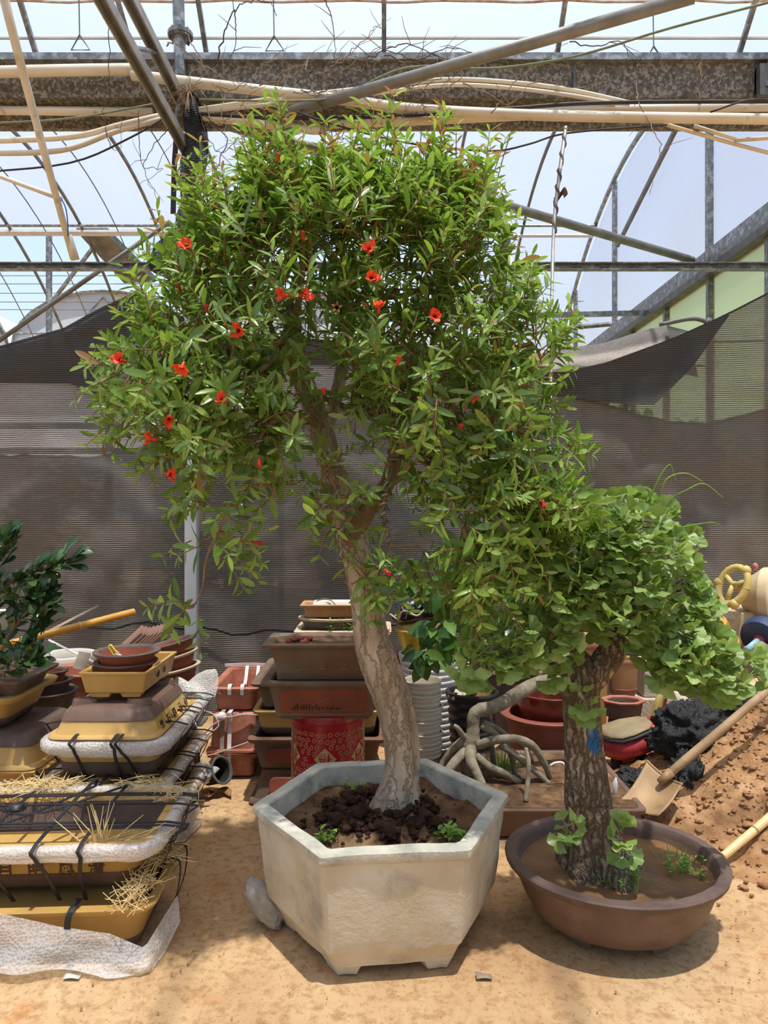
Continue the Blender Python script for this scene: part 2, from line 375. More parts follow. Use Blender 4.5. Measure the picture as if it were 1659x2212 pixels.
def mesh(name, mb, mats, smooth=False):
    me = bpy.data.meshes.new(name); me.from_pydata(mb.v, [], mb.f)
    for mm in (mats if isinstance(mats, (list, tuple)) else [mats]): me.materials.append(MATS[mm])
    if any(mb.m): me.polygons.foreach_set('material_index', mb.m)
    if smooth == 'auto' or smooth is True:
        me.polygons.foreach_set('use_smooth', [True] * len(me.polygons))
    if smooth == 'auto':
        me.set_sharp_from_angle(angle=math.radians(28))
    me.update(); return me
def obj(name, mb, mats, parent=None, smooth=False, label=None, kind=None):
    me = mb if isinstance(mb, bpy.types.Mesh) else mesh(name, mb, mats, smooth)
    o = bpy.data.objects.new(name, me); COL.objects.link(o)
    if parent is not None: o.parent = parent
    if label: o['label'] = label
    if kind: o['kind'] = kind
    return o
def tag(o, label, cat, group=None):
    o['label'] = label; o['category'] = cat
    if group: o['group'] = group
    return o
def thing(name, label, cat, loc=(0, 0, 0), rz=0.0, group=None, rot=None):
    o = bpy.data.objects.new(name, None); COL.objects.link(o); o.empty_display_size = 0.05
    o.location = loc; o.rotation_euler = rot if rot is not None else (0, 0, rz)
    return tag(o, label, cat, group)
def solidify(o, t):
    md = o.modifiers.new('thickness', 'SOLIDIFY'); md.thickness = t; md.offset = 0
    return o

def ring(shape, hx, hy, z, r=0.03, n=None):
    if shape == 'rect':
        r = min(r, hx * 0.98, hy * 0.98); out = []; k = n or 5
        for cx_, cy_, a0 in ((hx - r, hy - r, 0), (-hx + r, hy - r, PI / 2), (-hx + r, -hy + r, PI), (hx - r, -hy + r, 1.5 * PI)):
            for i in range(k):
                a = a0 + (PI / 2) * i / (k - 1)
                out.append(Vector((cx_ + r * math.cos(a), cy_ + r * math.sin(a), z)))
        return out
    if shape == 'round':
        k = n or 40
        return [Vector((hx * math.cos(2 * PI * i / k), hy * math.sin(2 * PI * i / k), z)) for i in range(k)]
    k = int(shape)                     # polygon with small chamfered corners
    out = []
    for i in range(k):
        for e in (-0.02, 0.02):
            a = 2 * PI * (i + 0.5) / k
            c0 = Vector((math.cos(a), math.sin(a), 0)); nb = 2 * PI * (i + 0.5 + (1 if e > 0 else -1)) / k
            c1 = Vector((math.cos(nb), math.sin(nb), 0)); p = c0 + (c1 - c0) * abs(e)
            out.append(Vector((p.x * hx, p.y * hy, z)))
    return out

def pot(name, label, loc, hx, hy, H, shape='rect', rz=0.0, taper=0.86, p=1.0, rim_w=0.018, rim_h=0.02, th=0.018, r=0.05,
        body='yellow_clay', rim=None, band=None, band_h=0.0, foot=0.0, foot_w=0.09, feet=4, inverted=False, fill=None, fill_z=0.75,
        cat='pot', group=None, tilt=None, foot_mat=None, inner=None, depth=None, ribs=0, rib_d=0.004):
    """A planter: outer wall, lip, hollow inside; base at z = 0 (or the mouth when stood upside down). hx, hy are the half sizes at the lip."""
    t = thing(name, label, cat, loc, rz, group, rot=tilt)
    rim = rim or body; z0 = foot
    ax = hx - rim_w; ay = hy - rim_w
    def sec(z, extra=0.0):
        q = (z - z0) / (H - z0); s = taper + (1 - taper) * (max(q, 0) ** p)
        d = taper * 0
        rr = r * s
        return ring(shape, ax * s + extra, ay - ax * (1 - s) + extra if shape == 'rect' else ay * s + extra, z, rr)
    M = Matrix.Translation((0, 0, H)) @ Matrix.Rotation(PI, 4, 'X') if inverted else Matrix.Identity(4)
    def put(nm, mb, mm, sm='auto'):
        return obj(nm, mb.xform(M), mm, t, sm)
    zs = [z0 + (H - rim_h - z0) * i / 8 for i in range(9)]
    zb = z0 + band_h
    mb = MB()
    outer = [sec(z) for z in zs if z > zb + 1e-6]
    if band_h > 0:
        outer = [sec(zb)] + outer
    else:
        outer = [sec(z0, -0.012)] + [sec(z0 + 0.008)] + outer[0:] if p >= 0.8 else [sec(z0)] + outer
    if ribs:
        outer = []
        for i in range(ribs * 4 + 1):
            z = z0 + (H - rim_h - z0) * i / (ribs * 4)
            outer.append(sec(z, rib_d * (1 if i % 4 in (1, 2) else -0.4)))
    mb.loft(outer, cap0=True)
    bi = MB()
    zi = z0 + (H - z0) * (1 - (depth if depth else 1.0)) + 0.02
    ins = [sec(H - rim_h, -th)] + [sec(z0 + (H - rim_h - z0) * q + 0.0, -th) for q in (0.75, 0.5, 0.25, 0.1)]
    if inner:
        bi.loft(ins, cap1=True); put('lining', bi, inner)
    else:
        mb.loft(ins, cap1=True)
    put('body', mb, body)
    rb = MB()
    zt = H; zr = H - rim_h
    rb.loft([sec(zr, -th), sec(zr, 0.0), sec(zr, rim_w * 0.85), sec(zr + rim_h * 0.25, rim_w), sec(zr + rim_h * 0.8, rim_w), sec(zt, rim_w * 0.75), sec(zt, -th * 0.7), sec(zr + rim_h * 0.6, -th), sec(zr, -th)])
    put('rim', rb, rim)
    if band_h > 0:
        bb = MB(); g = 0.002
        bb.loft([sec(z0, -0.03), sec(z0 + band_h * 0.18, -0.008), sec(z0 + band_h * 0.5, g), sec(zb, g + 0.003), sec(zb + 0.003, 0.0)], cap0=True)
        put('band', bb, band or body)
    if foot > 0:
        bx, by = ax * taper, (ay - ax * (1 - taper)) if shape == 'rect' else ay * taper
        if shape == 'rect':
            spots = [(sx * (bx - foot_w * 0.62), sy * (by - foot_w * 0.45)) for sx in (1, -1) for sy in (1, -1)]
            for sx_, sy_ in spots:
                put('foot', MB().box((sx_, sy_, foot / 2 + 0.002), (foot_w, foot_w * 0.7, foot + 0.004), taper=0.8), foot_mat or band or body)
        else:
            for i in range(feet):
                a = 2 * PI * (i + 0.4) / feet
                fb = MB(); w2 = foot_w / bx / 2; rings = []
                for j in range(7):
                    aa = a - w2 + 2 * w2 * j / 6
                    co, si = math.cos(aa), math.sin(aa)
                    rings.append([Vector((co * bx * q, si * by * q, z)) for q, z in ((0.98, 0), (0.99, foot + 0.012), (0.80, foot + 0.004), (0.82, 0))])
                fb.loft(rings, True, True); put('foot', fb, foot_mat or body)
    if fill:
        zf = z0 + (H - z0) * fill_z
        rg = sec(zf, -th + 0.001); k = len(rg); sb = MB(); rings = []
        for q in (1.0, 0.8, 0.6, 0.4, 0.2, 0.02):
            rings.append([Vector((v.x * q, v.y * q, zf + 0.012 * noise.noise((v.x * q * 14 + loc[0] * 9, v.y * q * 14, loc[1])) + 0.01 * (1 - q))) for v in rg])
        sb.loft(rings, cap1=True); put('soil', sb, fill, True)
    return t

_txt = bpy.data.curves.new('lettering', 'FONT'); _txt.align_x = 'CENTER'; _txt.align_y = 'CENTER'
_txo = bpy.data.objects.new('lettering', _txt); COL.objects.link(_txo)
def text_mb(s, size, depth=0.0008, bold=0.0):
    _txt.body = s; _txt.size = size; _txt.extrude = depth; _txt.offset = bold
    bpy.context.view_layer.update()
    me = _txo.evaluated_get(bpy.context.evaluated_depsgraph_get()).to_mesh()
    mb = MB(); mb.add([tuple(v.co) for v in me.vertices], [tuple(p.vertices) for p in me.polygons])
    return mb
def face_matrix(origin, right, up):
    r = Vector(right).normalized(); u = Vector(up).normalized(); n = r.cross(u).normalized(); u = n.cross(r)
    M = Matrix.Identity(4)
    for i in range(3): M[i][0] = r[i]; M[i][1] = u[i]; M[i][2] = n[i]; M[i][3] = origin[i]
    return M
def smooth_path(pts, k=6):
    """Catmull-Rom through rows of numbers"""
    P = [np.array(p, float) for p in pts]; P = [2 * P[0] - P[1]] + P + [2 * P[-1] - P[-2]]; out = []
    for i in range(1, len(P) - 2):
        for j in range(k):
            t = j / k; a, b_, c_, d = P[i - 1], P[i], P[i + 1], P[i + 2]
            out.append(0.5 * (2 * b_ + (c_ - a) * t + (2 * a - 5 * b_ + 4 * c_ - d) * t * t + (3 * b_ - 3 * c_ + d - a) * t ** 3))
    out.append(P[-2]); return out

# ================================================================== THE SETTING
def struct(name, mb, mats, smooth=False, label=None):
    o = obj(name, mb, mats, None, smooth); o['kind'] = 'structure'
    if label: o['label'] = label
    return o
def sroot(name):
    o = bpy.data.objects.new(name, None); COL.objects.link(o); o.empty_display_size = 0.1; o['kind'] = 'structure'
    return o

# floor
def floor_fn(u, v):
    x = -14 + 28 * u; y = -6 + 44 * v
    return (x, y, 0.006 * noise.noise((x * 1.3, y * 1.3, 0)) - 0.006)
struct('floor', MB().grid(floor_fn, 220, 330), 'floor_earth', True)

# roofs: our bay rises from the gutter towards and over the camera, the next bay rises behind it
def near_z(Y): return 4.52 + 2.0 * (1 - (abs(Y - 0.4) / 4.85) ** 2.5)
def far_z(Y): return 4.45 + 2.1 * (1 - (abs(Y - 9.8) / 4.65) ** 2.0)
XR = 3.5
ceil_near = sroot('ceiling'); ceil_back = sroot('ceiling_back')
ob = obj('roof_film', MB().grid(lambda u, v: (-8 + (XR + 8) * u, -4.4 + 9.65 * v, near_z(-4.4 + 9.65 * v) + 0.03), 24, 60), 'roof_film', ceil_near, True)
def film_far(x0, x1, y0, y1):
    return MB().grid(lambda u, v: (x0 + (x1 - x0) * u, y0 + (y1 - y0) * v, far_z(y0 + (y1 - y0) * v) + 0.03 + 0.02 * noise.noise((u * 9, v * 9, x0))), 30, 40)
obj('roof_film', film_far(-9, 1.2, 5.3, 12.0), 'roof_film_far', ceil_back, True)
obj('roof_film', film_far(1.2, XR, 5.3, 14.4), 'roof_film_far', ceil_back, True)
# arched rafters
def arch(fn, X, y0, y1, w_, n=26):
    mb = MB(); pts = [Vector((X, y0 + (y1 - y0) * i / n, fn(y0 + (y1 - y0) * i / n))) for i in range(n + 1)]
    mb.tube(pts, w_, 4, ph=PI / 4); return mb
for X in (-6.2, -4.95, -3.7, -2.45, -1.25, 0.0, 1.22, 2.5):
    obj('rafter', arch(near_z, X, 5.2, -4.4, 0.022), 'galvanised', ceil_near)
for X in (-7.4, -6.2, -5.0, -3.75, -2.5, -1.3, -0.1, 1.1, 2.3):
    obj('rafter', arch(far_z, X, 5.3, 14.4, 0.026), 'steel_dark', ceil_back)
for X in (-6.8, -5.6, -4.4, -3.1, -1.9, -0.7, 0.5, 1.7):
    obj('brace_wire', arch(lambda Y: far_z(Y) - 0.06, X, 6.0, 14.2, 0.009), 'steel_dark', ceil_back)
for Yp, r_ in ((3.6, 0.02), (2.0, 0.02), (-1.5, 0.02)):
    obj('purlin', MB().tube([(-8, Yp, near_z(Yp) - 0.03), (XR, Yp, near_z(Yp) - 0.03)], r_, 6), 'galvanised', ceil_near)
mat('rust', (176, 126, 88), (208, 190, 166), scale=16, rough=0.9, stretch=(1, 1, 1))
obj('rusty_seam', MB().tube([(-8 + i * 0.12, 4.86 + 0.004 * math.sin(i * 1.7), near_z(4.86) - 0.005 + 0.006 * math.sin(i)) for i in range(96)], 0.008, 5), 'rust', ceil_near)
obj('seam', MB().tube([(-8, 5.02, near_z(5.02)), (XR, 5.02, near_z(5.02))], 0.010, 5), 'white_plastic', ceil_near)
for px, py in ((172, 98), (592, 100), (1412, 122)):
    hb = MB(); a = W(px - 2, -30, 4.70); c_ = W(px, py - 22, 4.72)
    hb.tube([a, c_], 0.004, 5)
    l_, r_ = W(px - 18, py + 10, 4.74), W(px + 22, py + 10, 4.74)
    hb.tube([c_, l_, r_, c_], 0.006, 5); obj('wire_hanger', hb, 'steel_dark', ceil_near)
# far edge rolls, wires and vents of the back bay
for Yp, x0, x1, m_, r_ in ((12.0, -9, 1.2, 'white_plastic', 0.05), (12.06, 1.2, XR, 'white_plastic', 0.03), (11.85, -9, XR, 'galvanised', 0.022), (8.2, -9, XR, 'galvanised', 0.016)):
    obj('purlin', MB().tube([(x0, Yp, far_z(Yp) - 0.05), (x1, Yp, far_z(Yp) - 0.05)], r_, 6), m_, ceil_back)
for i, z in enumerate((5.85, 5.7, 5.55, 5.38, 5.22, 5.08)):
    obj('shade_wire', MB().tube([(-9, 13.2, z), (1.2, 13.2, z)], 0.007, 4), 'steel_dark', ceil_back)
def vent(a, b_, c_, d):
    mb = MB(); q = [Vector(p) for p in (a, b_, c_, d)]; off = Vector((0, 0, 0.12))
    mb.loft([q, [p + off for p in q]], True, True); return mb
obj('vent_flap', vent(W(165, 500, 12.2), W(225, 500, 12.2), W(335, 610, 13.4), W(268, 612, 13.4)), 'steel_dark', ceil_back)
obj('vent_flap', vent(W(1078, 535, 12.2), W(1103, 528, 12.2), W(1090, 640, 13.4), W(1058, 640, 13.4)), 'steel_dark', ceil_back)
for px in (106,):
    obj('far_post', MB().tube([W(px, 500, 12.6), W(px, 760, 12.6)], 0.055, 8), 'galvanised', ceil_back)
obj('far_brace', MB().tube([W(106, 660, 12.6), W(220, 510, 12.6)], 0.04, 6), 'galvanised', ceil_back)

# long slotted channel across the bay, in front of the arches
ch = sroot('trim_2'); zc = EYE + (YH - 576) * 5.35 / F
cb = MB()
for dz, h_ in ((0.024, 0.008), (-0.024, 0.008)): cb.box((-1.5, 5.35, zc + dz), (11, 0.05, h_))
obj('channel_flange', cb, 'galvanised', ch, kind='stuff')
obj('channel_web', MB().box((-1.5, 5.37, zc), (11, 0.008, 0.05)), 'galvanised', ch)
for k in range(34):
    obj('slot', MB().box((-3.4 + k * 0.21, 5.364, zc + 0.001), (0.07, 0.004, 0.012)), 'steel_dark', ch)
obj('second_channel', MB().beam(W(640, 694, 9.2), W(1395, 676, 9.4), 0.06, 0.06), 'galvanised', ch)
obj('arm_pipe', MB().tube([W(960, 745, 7.6), W(1130, 722, 7.6), W(1230, 708, 7.6), W(1320, 700, 7.6)], 0.025, 8), 'galvanised', ch)

# gutter on the post line
gut = sroot('trim_1')
gx0, gx1 = -8.0, XR
def sweep_x(profile): return MB().loft([[Vector((gx0, y, z)) for y, z in profile], [Vector((gx1, y, z)) for y, z in profile]], True, True)
obj('gutter_body', sweep_x([(4.78, 4.20), (4.74, 4.41), (4.76, 4.42), (4.80, 4.22), (5.16, 4.22), (5.22, 4.44), (5.24, 4.42), (5.20, 4.20)]), 'gutter_zinc', gut)
obj('gutter_lip', sweep_x([(4.70, 4.405), (4.70, 4.45), (4.77, 4.45), (4.77, 4.405)]), 'galvanised', gut)
obj('gutter_apron', sweep_x([(4.98, 4.10), (4.96, 4.205), (5.0, 4.205), (5.02, 4.10)]), 'gutter_zinc', gut)
for X in (-3.7, -1.15, 1.25, 2.45):
    obj('gutter_joint', MB().box((X, 4.745, 4.31), (0.02, 0.02, 0.22)), 'steel_dark', gut)
obj('gutter_bracket', MB().box((2.50, 4.72, 4.27), (0.12, 0.07, 0.2)), 'steel_dark', gut)
obj('bracket_strut', MB().tube([(2.50, 4.70, 4.22), (2.56, 4.60, 4.75)], 0.035, 8), 'galvanised', gut)

# post with its capital pipe and flange, and the lattice girder that meets it
post = sroot('steel_post'); post.location = (-1.33, 5.0, 0)
pb = MB().loft([ring('rect', 0.042, 0.042, 0, 0.008, 3), ring('rect', 0.042, 0.042, 4.2, 0.008, 3)], True, True)
obj('shaft', pb, 'post_steel', post, 'auto')
obj('base_plate', MB().box((0, 0, 0.006), (0.18, 0.18, 0.012)), 'steel_dark', post)
obj('riser', MB().tube([(-0.0, -0.28, 4.3), (-0.02, -0.28, 5.0)], 0.038, 16), 'galvanised', post, 'auto')
zf = EYE + (YH - 76) * 4.72 / F
obj('flange', MB().tube([(-0.0, -0.28, zf - 0.012), (-0.0, -0.28, zf + 0.012)], 0.082, 16), 'galvanised', post, 'auto')
for k in range(8):
    a = 2 * PI * k / 8 + 0.2
    c_ = Vector((0.066 * math.cos(a), -0.28 + 0.066 * math.sin(a), 0))
    obj('bolt', MB().tube([c_ + Vector((0, 0, zf - 0.03)), c_ + Vector((0, 0, zf + 0.026))], 0.009, 6), 'steel_dark', post)
gir = sroot('lattice_girder')
for z in (3.89, 4.15):
    cbm = MB(); y1 = 4.93 if z < 4 else 4.72
    cbm.beam((-1.33 - 0.028, y1, z), (-1.33 - 0.028, -3.5, z), 0.008, 0.055); cbm.beam((-1.33, y1, z + 0.027), (-1.33, -3.5, z + 0.027), 0.062, 0.008)
    cbm.beam((-1.33 + 0.028, y1, z), (-1.33 + 0.028, -3.5, z), 0.008, 0.055)
    obj('lower_chord' if z < 4 else 'upper_chord', cbm, 'girder_steel', gir)
for k in range(9):
    y0 = 4.6 - k * 0.8
    obj('web_bar', MB().tube([(-1.33, y0, 3.91), (-1.33, y0 - 0.4 * (1 if k % 2 else -0.2), 4.14)], 0.014, 6), 'galvanised', gir)
    obj('web_bar', MB().tube([(-1.33, y0 - 0.4, 4.14), (-1.33, y0 - 0.8, 3.91)], 0.014, 6), 'galvanised', gir)

# right-hand wall of the back bay: eave beam, green glazing, gable framing
wr = sroot('wall_right')
def zline(Y): return 4.08
obj('eave_beam', MB().beam((XR, 5.3, 4.13), (XR, 14.6, 4.13), 0.10, 0.20), 'galvanised', wr)
obj('eave_ledge', MB().beam((XR - 0.02, 5.3, 3.98), (XR - 0.02, 14.6, 3.98), 0.16, 0.08), 'steel_dark', wr)
obj('gable_film', MB().grid(lambda u, v: (XR + 0.05, 5.35 + 9.0 * u, 4.2 + (far_z(5.35 + 9.0 * u) - 4.2) * v), 40, 6), 'gable_film', wr, True)
obj('end_rafter', arch(far_z, XR - 0.02, 5.3, 14.4, 0.035), 'galvanised', wr)
for Yp, zt in ((7.77, far_z(7.77)), (10.96, far_z(10.96)), (13.2, far_z(13.2)), (6.0, far_z(6.0))):
    obj('gable_stud', MB().beam((XR, Yp, 4.2), (XR, Yp, zt), 0.06, 0.075, up=(0, 1, 0)), 'galvanised', wr)
obj('gable_brace', MB().beam((XR - 0.04, 10.7, 5.35), (XR - 0.04, 7.9, 5.25 + 0.9), 0.04, 0.06), 'steel_dark', wr)
wi = 0
ys = [5.4, 6.55, 7.75, 8.95, 10.15, 11.35, 12.6, 13.9]
for i in range(len(ys) - 1):
    wi += 1
    wroot = sroot('window_%d' % wi)
    obj('pane', MB().box((XR + 0.03, (ys[i] + ys[i + 1]) / 2, 2.45), (0.012, ys[i + 1] - ys[i] - 0.06, 2.96)), 'green_glazing', wroot)
    fb = MB(); fb.box((XR, ys[i], 2.45), (0.07, 0.06, 2.98)); obj('mullion', fb, 'galvanised', wroot)
    obj('sill', MB().box((XR, (ys[i] + ys[i + 1]) / 2, 0.93), (0.1, ys[i + 1] - ys[i] - 0.06, 0.1)), 'galvanised', wroot)
    obj('guy_wire', MB().tube([(XR - 0.02, ys[i] + 0.03, 3.0), (XR - 0.02, ys[i + 1] - 0.03, 3.25)], 0.009, 5), 'cable_black', wroot)
obj('plinth', MB().box((XR + 0.03, 9.7, 0.44), (0.16, 8.8, 0.88)), 'block_concrete', wr)

# long brace pipes
def pipe(name, label, pts, r_, m_, cat='pipe', group=None, n=10, k=5):
    w_ = [W(*p) for p in pts]
    path = [Vector(p) for p in smooth_path(w_, k)] if len(w_) > 2 else w_
    return tag(obj(name, MB().tube(path, r_, 14), m_, None, True), label, cat, group)
pipe('brace_pipe', 'thick grey steel pipe slanting down to the zinc gutter', [(1500, -8, 3.75), (600, 250, 4.66)], 0.035, 'pipe_grey')
pipe('brace_pipe', 'grey steel pipe sloping from post head to the slotted channel', [(470, 262, 5.05), (1495, 562, 7.9)], 0.042, 'pipe_grey')
pipe('brace_pipe', 'thin grey pipe crossing the open vent beside the net', [(-40, 762, 5.6), (368, 478, 5.6)], 0.018, 'pipe_grey')
# water pipes lying along the gutter
pipe('water_pipe', 'thickest cream water pipe sagging along whole gutter', [(285, 162, 4.66), (500, 188, 4.64), (740, 215, 4.62), (900, 236, 4.62), (1200, 250, 4.6), (1700, 258, 4.6)], 0.033, 'pipe_pvc')
pipe('water_pipe', 'thick cream water pipe end ringed by a collar', [(-60, 157, 4.66), (150, 152, 4.66), (292, 150, 4.66)], 0.036, 'pipe_pvc')
pipe('water_pipe', 'straight cream pipe tucked under the zinc gutter behind girder', [(-60, 238, 4.85), (330, 242, 4.85)], 0.028, 'pipe_pvc')
pipe('water_pipe', 'slim cream pipe curving up to the girder, upper one', [(-60, 306, 4.6), (150, 296, 4.6), (260, 270, 4.6), (345, 250, 4.65)], 0.018, 'pipe_pvc')
pipe('water_pipe', 'slim cream pipe curving up to the girder, lower one', [(-60, 332, 4.55), (130, 325, 4.55), (250, 284, 4.6), (352, 256, 4.65)], 0.017, 'pipe_pvc')
pipe('water_pipe', 'thin cream pipe arching over the hose, upper one', [(430, 236, 4.72), (600, 212, 4.7), (830, 186, 4.7), (960, 172, 4.68), (1080, 176, 4.68), (1220, 192, 4.68), (1360, 222, 4.68)], 0.014, 'pipe_pvc')
pipe('water_pipe', 'thin cream pipe arching over the hose, lower one', [(430, 242, 4.70), (600, 224, 4.69), (830, 199, 4.68), (960, 184, 4.67), (1080, 188, 4.67), (1220, 204, 4.66), (1330, 224, 4.66)], 0.013, 'pipe_pvc')
pipe('water_pipe', 'broken cream pipe ending above pomegranate crown', [(440, 252, 4.7), (560, 268, 4.68), (705, 284, 4.66)], 0.026, 'pipe_pvc')
pipe('water_pipe', 'cream pipe starting beside the broken pipe end', [(712, 268, 4.66), (850, 264, 4.67), (1150, 250, 4.7)], 0.026, 'pipe_pvc')
pipe('water_pipe', 'straight cream pipe resting behind the sagging one', [(1120, 240, 4.7), (1700, 230, 4.7)], 0.028, 'pipe_pvc')
pipe('water_pipe', 'thin cream pipe dropping towards the gable wall', [(1435, 268, 4.66), (1590, 312, 4.75), (1720, 345, 4.8)], 0.012, 'pipe_pvc')
pipe('water_pipe', 'short cream pipe offcut slanting below the gutter', [(1500, 272, 4.68), (1590, 301, 4.7)], 0.012, 'pipe_pvc')
pipe('water_pipe', 'short cream pipe running off beside the gable stud', [(1588, 303, 4.7), (1720, 294, 4.7)], 0.013, 'pipe_pvc')
pipe('hose', 'black rubber hose lying along the cream pipes', [(430, 246, 4.62), (600, 254, 4.6), (830, 252, 4.6), (1080, 236, 4.6), (1300, 222, 4.6), (1700, 219, 4.6)], 0.012, 'cable_black', 'hose')
pipe('cable', 'black cable sagging over the pomegranate crown', [(640, 242, 4.5), (760, 280, 4.5), (900, 312, 4.5), (1060, 326, 4.5), (1140, 312, 4.5), (1230, 287, 4.55), (1440, 270, 4.58)], 0.006, 'cable_black', 'cable')
pipe('cable', 'black cable drooping from the girder over open vent', [(-60, 374, 4.5), (150, 352, 4.5), (280, 298, 4.5), (372, 244, 4.6)], 0.006, 'cable_black', 'cable')
pipe('cable', 'black cable looped at the gutter bracket', [(1535, 242, 4.5), (1620, 216, 4.5), (1700, 222, 4.5)], 0.006, 'cable_black', 'cable')
pipe('cable', 'pale green cable strung past the girder', [(-60, 268, 4.5), (150, 256, 4.5), (335, 224, 4.5)], 0.006, 'cable_green', 'cable')
pipe('cable', 'pale green cable tied along the gutter lip and rising', [(430, 215, 4.5), (640, 218, 4.5), (740, 205, 4.5), (880, 146, 4.5), (1060, 148, 4.45), (1240, 122, 4.3), (1450, 60, 4.1), (1700, -5, 3.9)], 0.007, 'cable_green', 'cable')
# a long pipe hanging loose from the roof, and a stub
hp = thing('hanging_pipe', 'cream pipe hanging loose beside the girder with mended tip', 'pipe', W(160, 560, 3.5))
B0 = W(160, 560, 3.5)
obj('tube', MB().tube([W(2, -30, 2.9) - B0, W(40, 120, 3.05) - B0, W(85, 290, 3.25) - B0, W(158, 560, 3.5) - B0], [0.019, 0.018, 0.017, 0.014], 14), 'pipe_pvc', hp, True)
obj('sleeve', MB().tube([W(146, 508, 3.46) - B0, W(163, 562, 3.5) - B0], 0.02, 14), 'pipe_pvc', hp, True)
pipe('water_pipe', 'slim pale pipe stub reaching the hanging pipe', [(-50, 362, 3.6), (132, 430, 3.5)], 0.011, 'pipe_pvc')
pipe('cord', 'thin blue cord hanging from the loose pipe', [(132, 428, 3.38), (142, 450, 3.38), (146, 480, 3.38), (147, 510, 3.4)], 0.003, 'toy_blue', 'cord')

# ------------------------------------------------------------------ shade net across the back
top_px = [(-260, 840), (-60, 772), (0, 757), (150, 715), (235, 668), (300, 640), (335, 655), (420, 702), (560, 728), (800, 748), (1060, 756), (1190, 812), (1300, 790), (1450, 735), (1560, 685), (1659, 634), (1800, 575)]
def top_z(x):
    for (a, b_), (c_, d) in zip(top_px, top_px[1:]):
        if a <= x <= c_: return b_ + (d - b_) * (x - a) / (c_ - a)
    return top_px[-1][1]
NY = 5.22
def net_pt(u, v):
    px = -260 + 2060 * u
    a = W(px, top_z(px), NY); z = a.z * (1 - v)
    sag = 0.05 * math.sin(px * 0.011 + z * 1.7) + 0.03 * noise.noise((px * 0.004, z * 2.2, 1.3)) + 0.022 * noise.noise((px * 0.02, z * 5, 4))
    return (a.x, NY + sag * min(1, v * 8 + 0.2), z)
net = thing('shade_net', 'black woven shade net hung as back wall behind pots', 'net', (0, NY, 0))
def shift(mb, d): mb.v = [(x - d[0], y - d[1], z - d[2]) for x, y, z in mb.v]; return mb
obj('panel', shift(MB().grid(net_pt, 190, 70), (0, NY, 0)), 'shade_net', net, True)
def fold_fn(x0, x1, low):
    def fn(u, v):
        px = x0 + (x1 - x0) * u
        lo = np.interp(px, [p[0] for p in low], [p[1] for p in low]); t = top_z(px)
        p_ = W(px, t + (lo - t) * v, NY)
        d = 0.035 + 0.03 * math.sin(px * 0.012 + v * 3) * v + 0.02 * noise.noise((px * 0.01, v * 3, 2))
        return (p_.x, NY - d - 0.06, p_.z)
    return fn
obj('fold', shift(MB().grid(fold_fn(-260, 330, [(-260, 850), (0, 832), (160, 832), (240, 868), (330, 700)]), 60, 12), (0, NY, 0)), 'shade_net_fold', net, True)
obj('fold', shift(MB().grid(fold_fn(1040, 1560, [(1040, 800), (1190, 850), (1280, 872), (1400, 880), (1480, 800), (1520, 745), (1560, 690)]), 70, 12), (0, NY, 0)), 'shade_net_fold', net, True)
obj('fold', shift(MB().grid(fold_fn(380, 1060, [(380, 760), (600, 790), (900, 800), (1060, 806)]), 50, 8), (0, NY, 0)), 'shade_net_fold', net, True)
low_px = [(-260, 988), (0, 984), (120, 986), (200, 990), (300, 965), (420, 930), (560, 900), (800, 880), (1060, 850), (1190, 850), (1300, 872), (1420, 905), (1540, 915), (1659, 885), (1800, 850)]
def low_pt(u, v):
    px = -260 + 2060 * u; y0 = np.interp(px, [q[0] for q in low_px], [q[1] for q in low_px]) + 5 * noise.noise((px * .03, 0, 0))
    p_ = W(px, y0, NY); z = p_.z * (1 - v); q = net_pt(u, 1 - z / W(px, top_z(px), NY).z)
    return (q[0], q[1] + .05 + .02 * noise.noise((px * .01, z * 3, 5)), z)
obj('lower_panel', shift(MB().grid(low_pt, 150, 40), (0, NY, 0)), 'shade_net_back', net, True)
obj('bunched_edge', MB().tube([Vector(low_pt(i / 120, 0)) - Vector((0, NY - .0, 0)) for i in range(121)], [.010 + .010 * abs(noise.noise((i * .4, 0, 0))) for i in range(121)], 6), 'shade_net_bundle', net, True)
obj('seam', MB().tube([Vector((-3.6 + i * 0.12, -0.07, 0.62 + 0.03 * math.sin(i * 0.5) + 0.02 * math.sin(i * 1.7))) for i in range(60)], 0.008, 5), 'strap_black', net)
obj('top_rope', MB().tube([W(px, top_z(px), NY) - Vector((0, NY + 0.05, 0)) for px in range(-260, 1801, 40)], 0.008, 6), 'strap_black', net)
# second cloth thrown over the pipe in front of the gable
def drape(u, v):
    px = 1180 + 290 * u
    y0 = np.interp(px, [1180, 1300, 1395, 1440, 1470], [758, 742, 712, 702, 712]); y1 = np.interp(px, [1180, 1300, 1470], [850, 830, 800])
    p_ = W(px, y0 + (y1 - y0) * v, 5.75 - 0.35 * v)
    return (p_.x, p_.y + 0.03 * noise.noise((px * 0.02, v * 4, 0)), p_.z)
dn = thing('shade_cloth', 'grey brown shade cloth thrown over a pipe by green glazing', 'cloth', (1.6, 5.6, 0))
obj('panel', shift(MB().grid(drape, 40, 12), (1.6, 5.6, 0)), 'shade_mat', dn, True)
obj('dark_edge', shift(MB().grid(lambda u, v: tuple(W(1440 + 48 * u + 20 * v, 703 + 12 * u + 100 * v, 5.65 - 0.3 * v)), 8, 8), (1.6, 5.6, 0)), 'shade_net_fold', dn, True)
pipe('bent_pipe', 'bent grey pipe post poking over the draped cloth', [(1425, 702, 5.9), (1480, 690, 5.9), (1510, 690, 5.9), (1530, 704, 5.9), (1532, 760, 5.9), (1532, 1486, 5.9)], 0.018, 'pipe_grey')

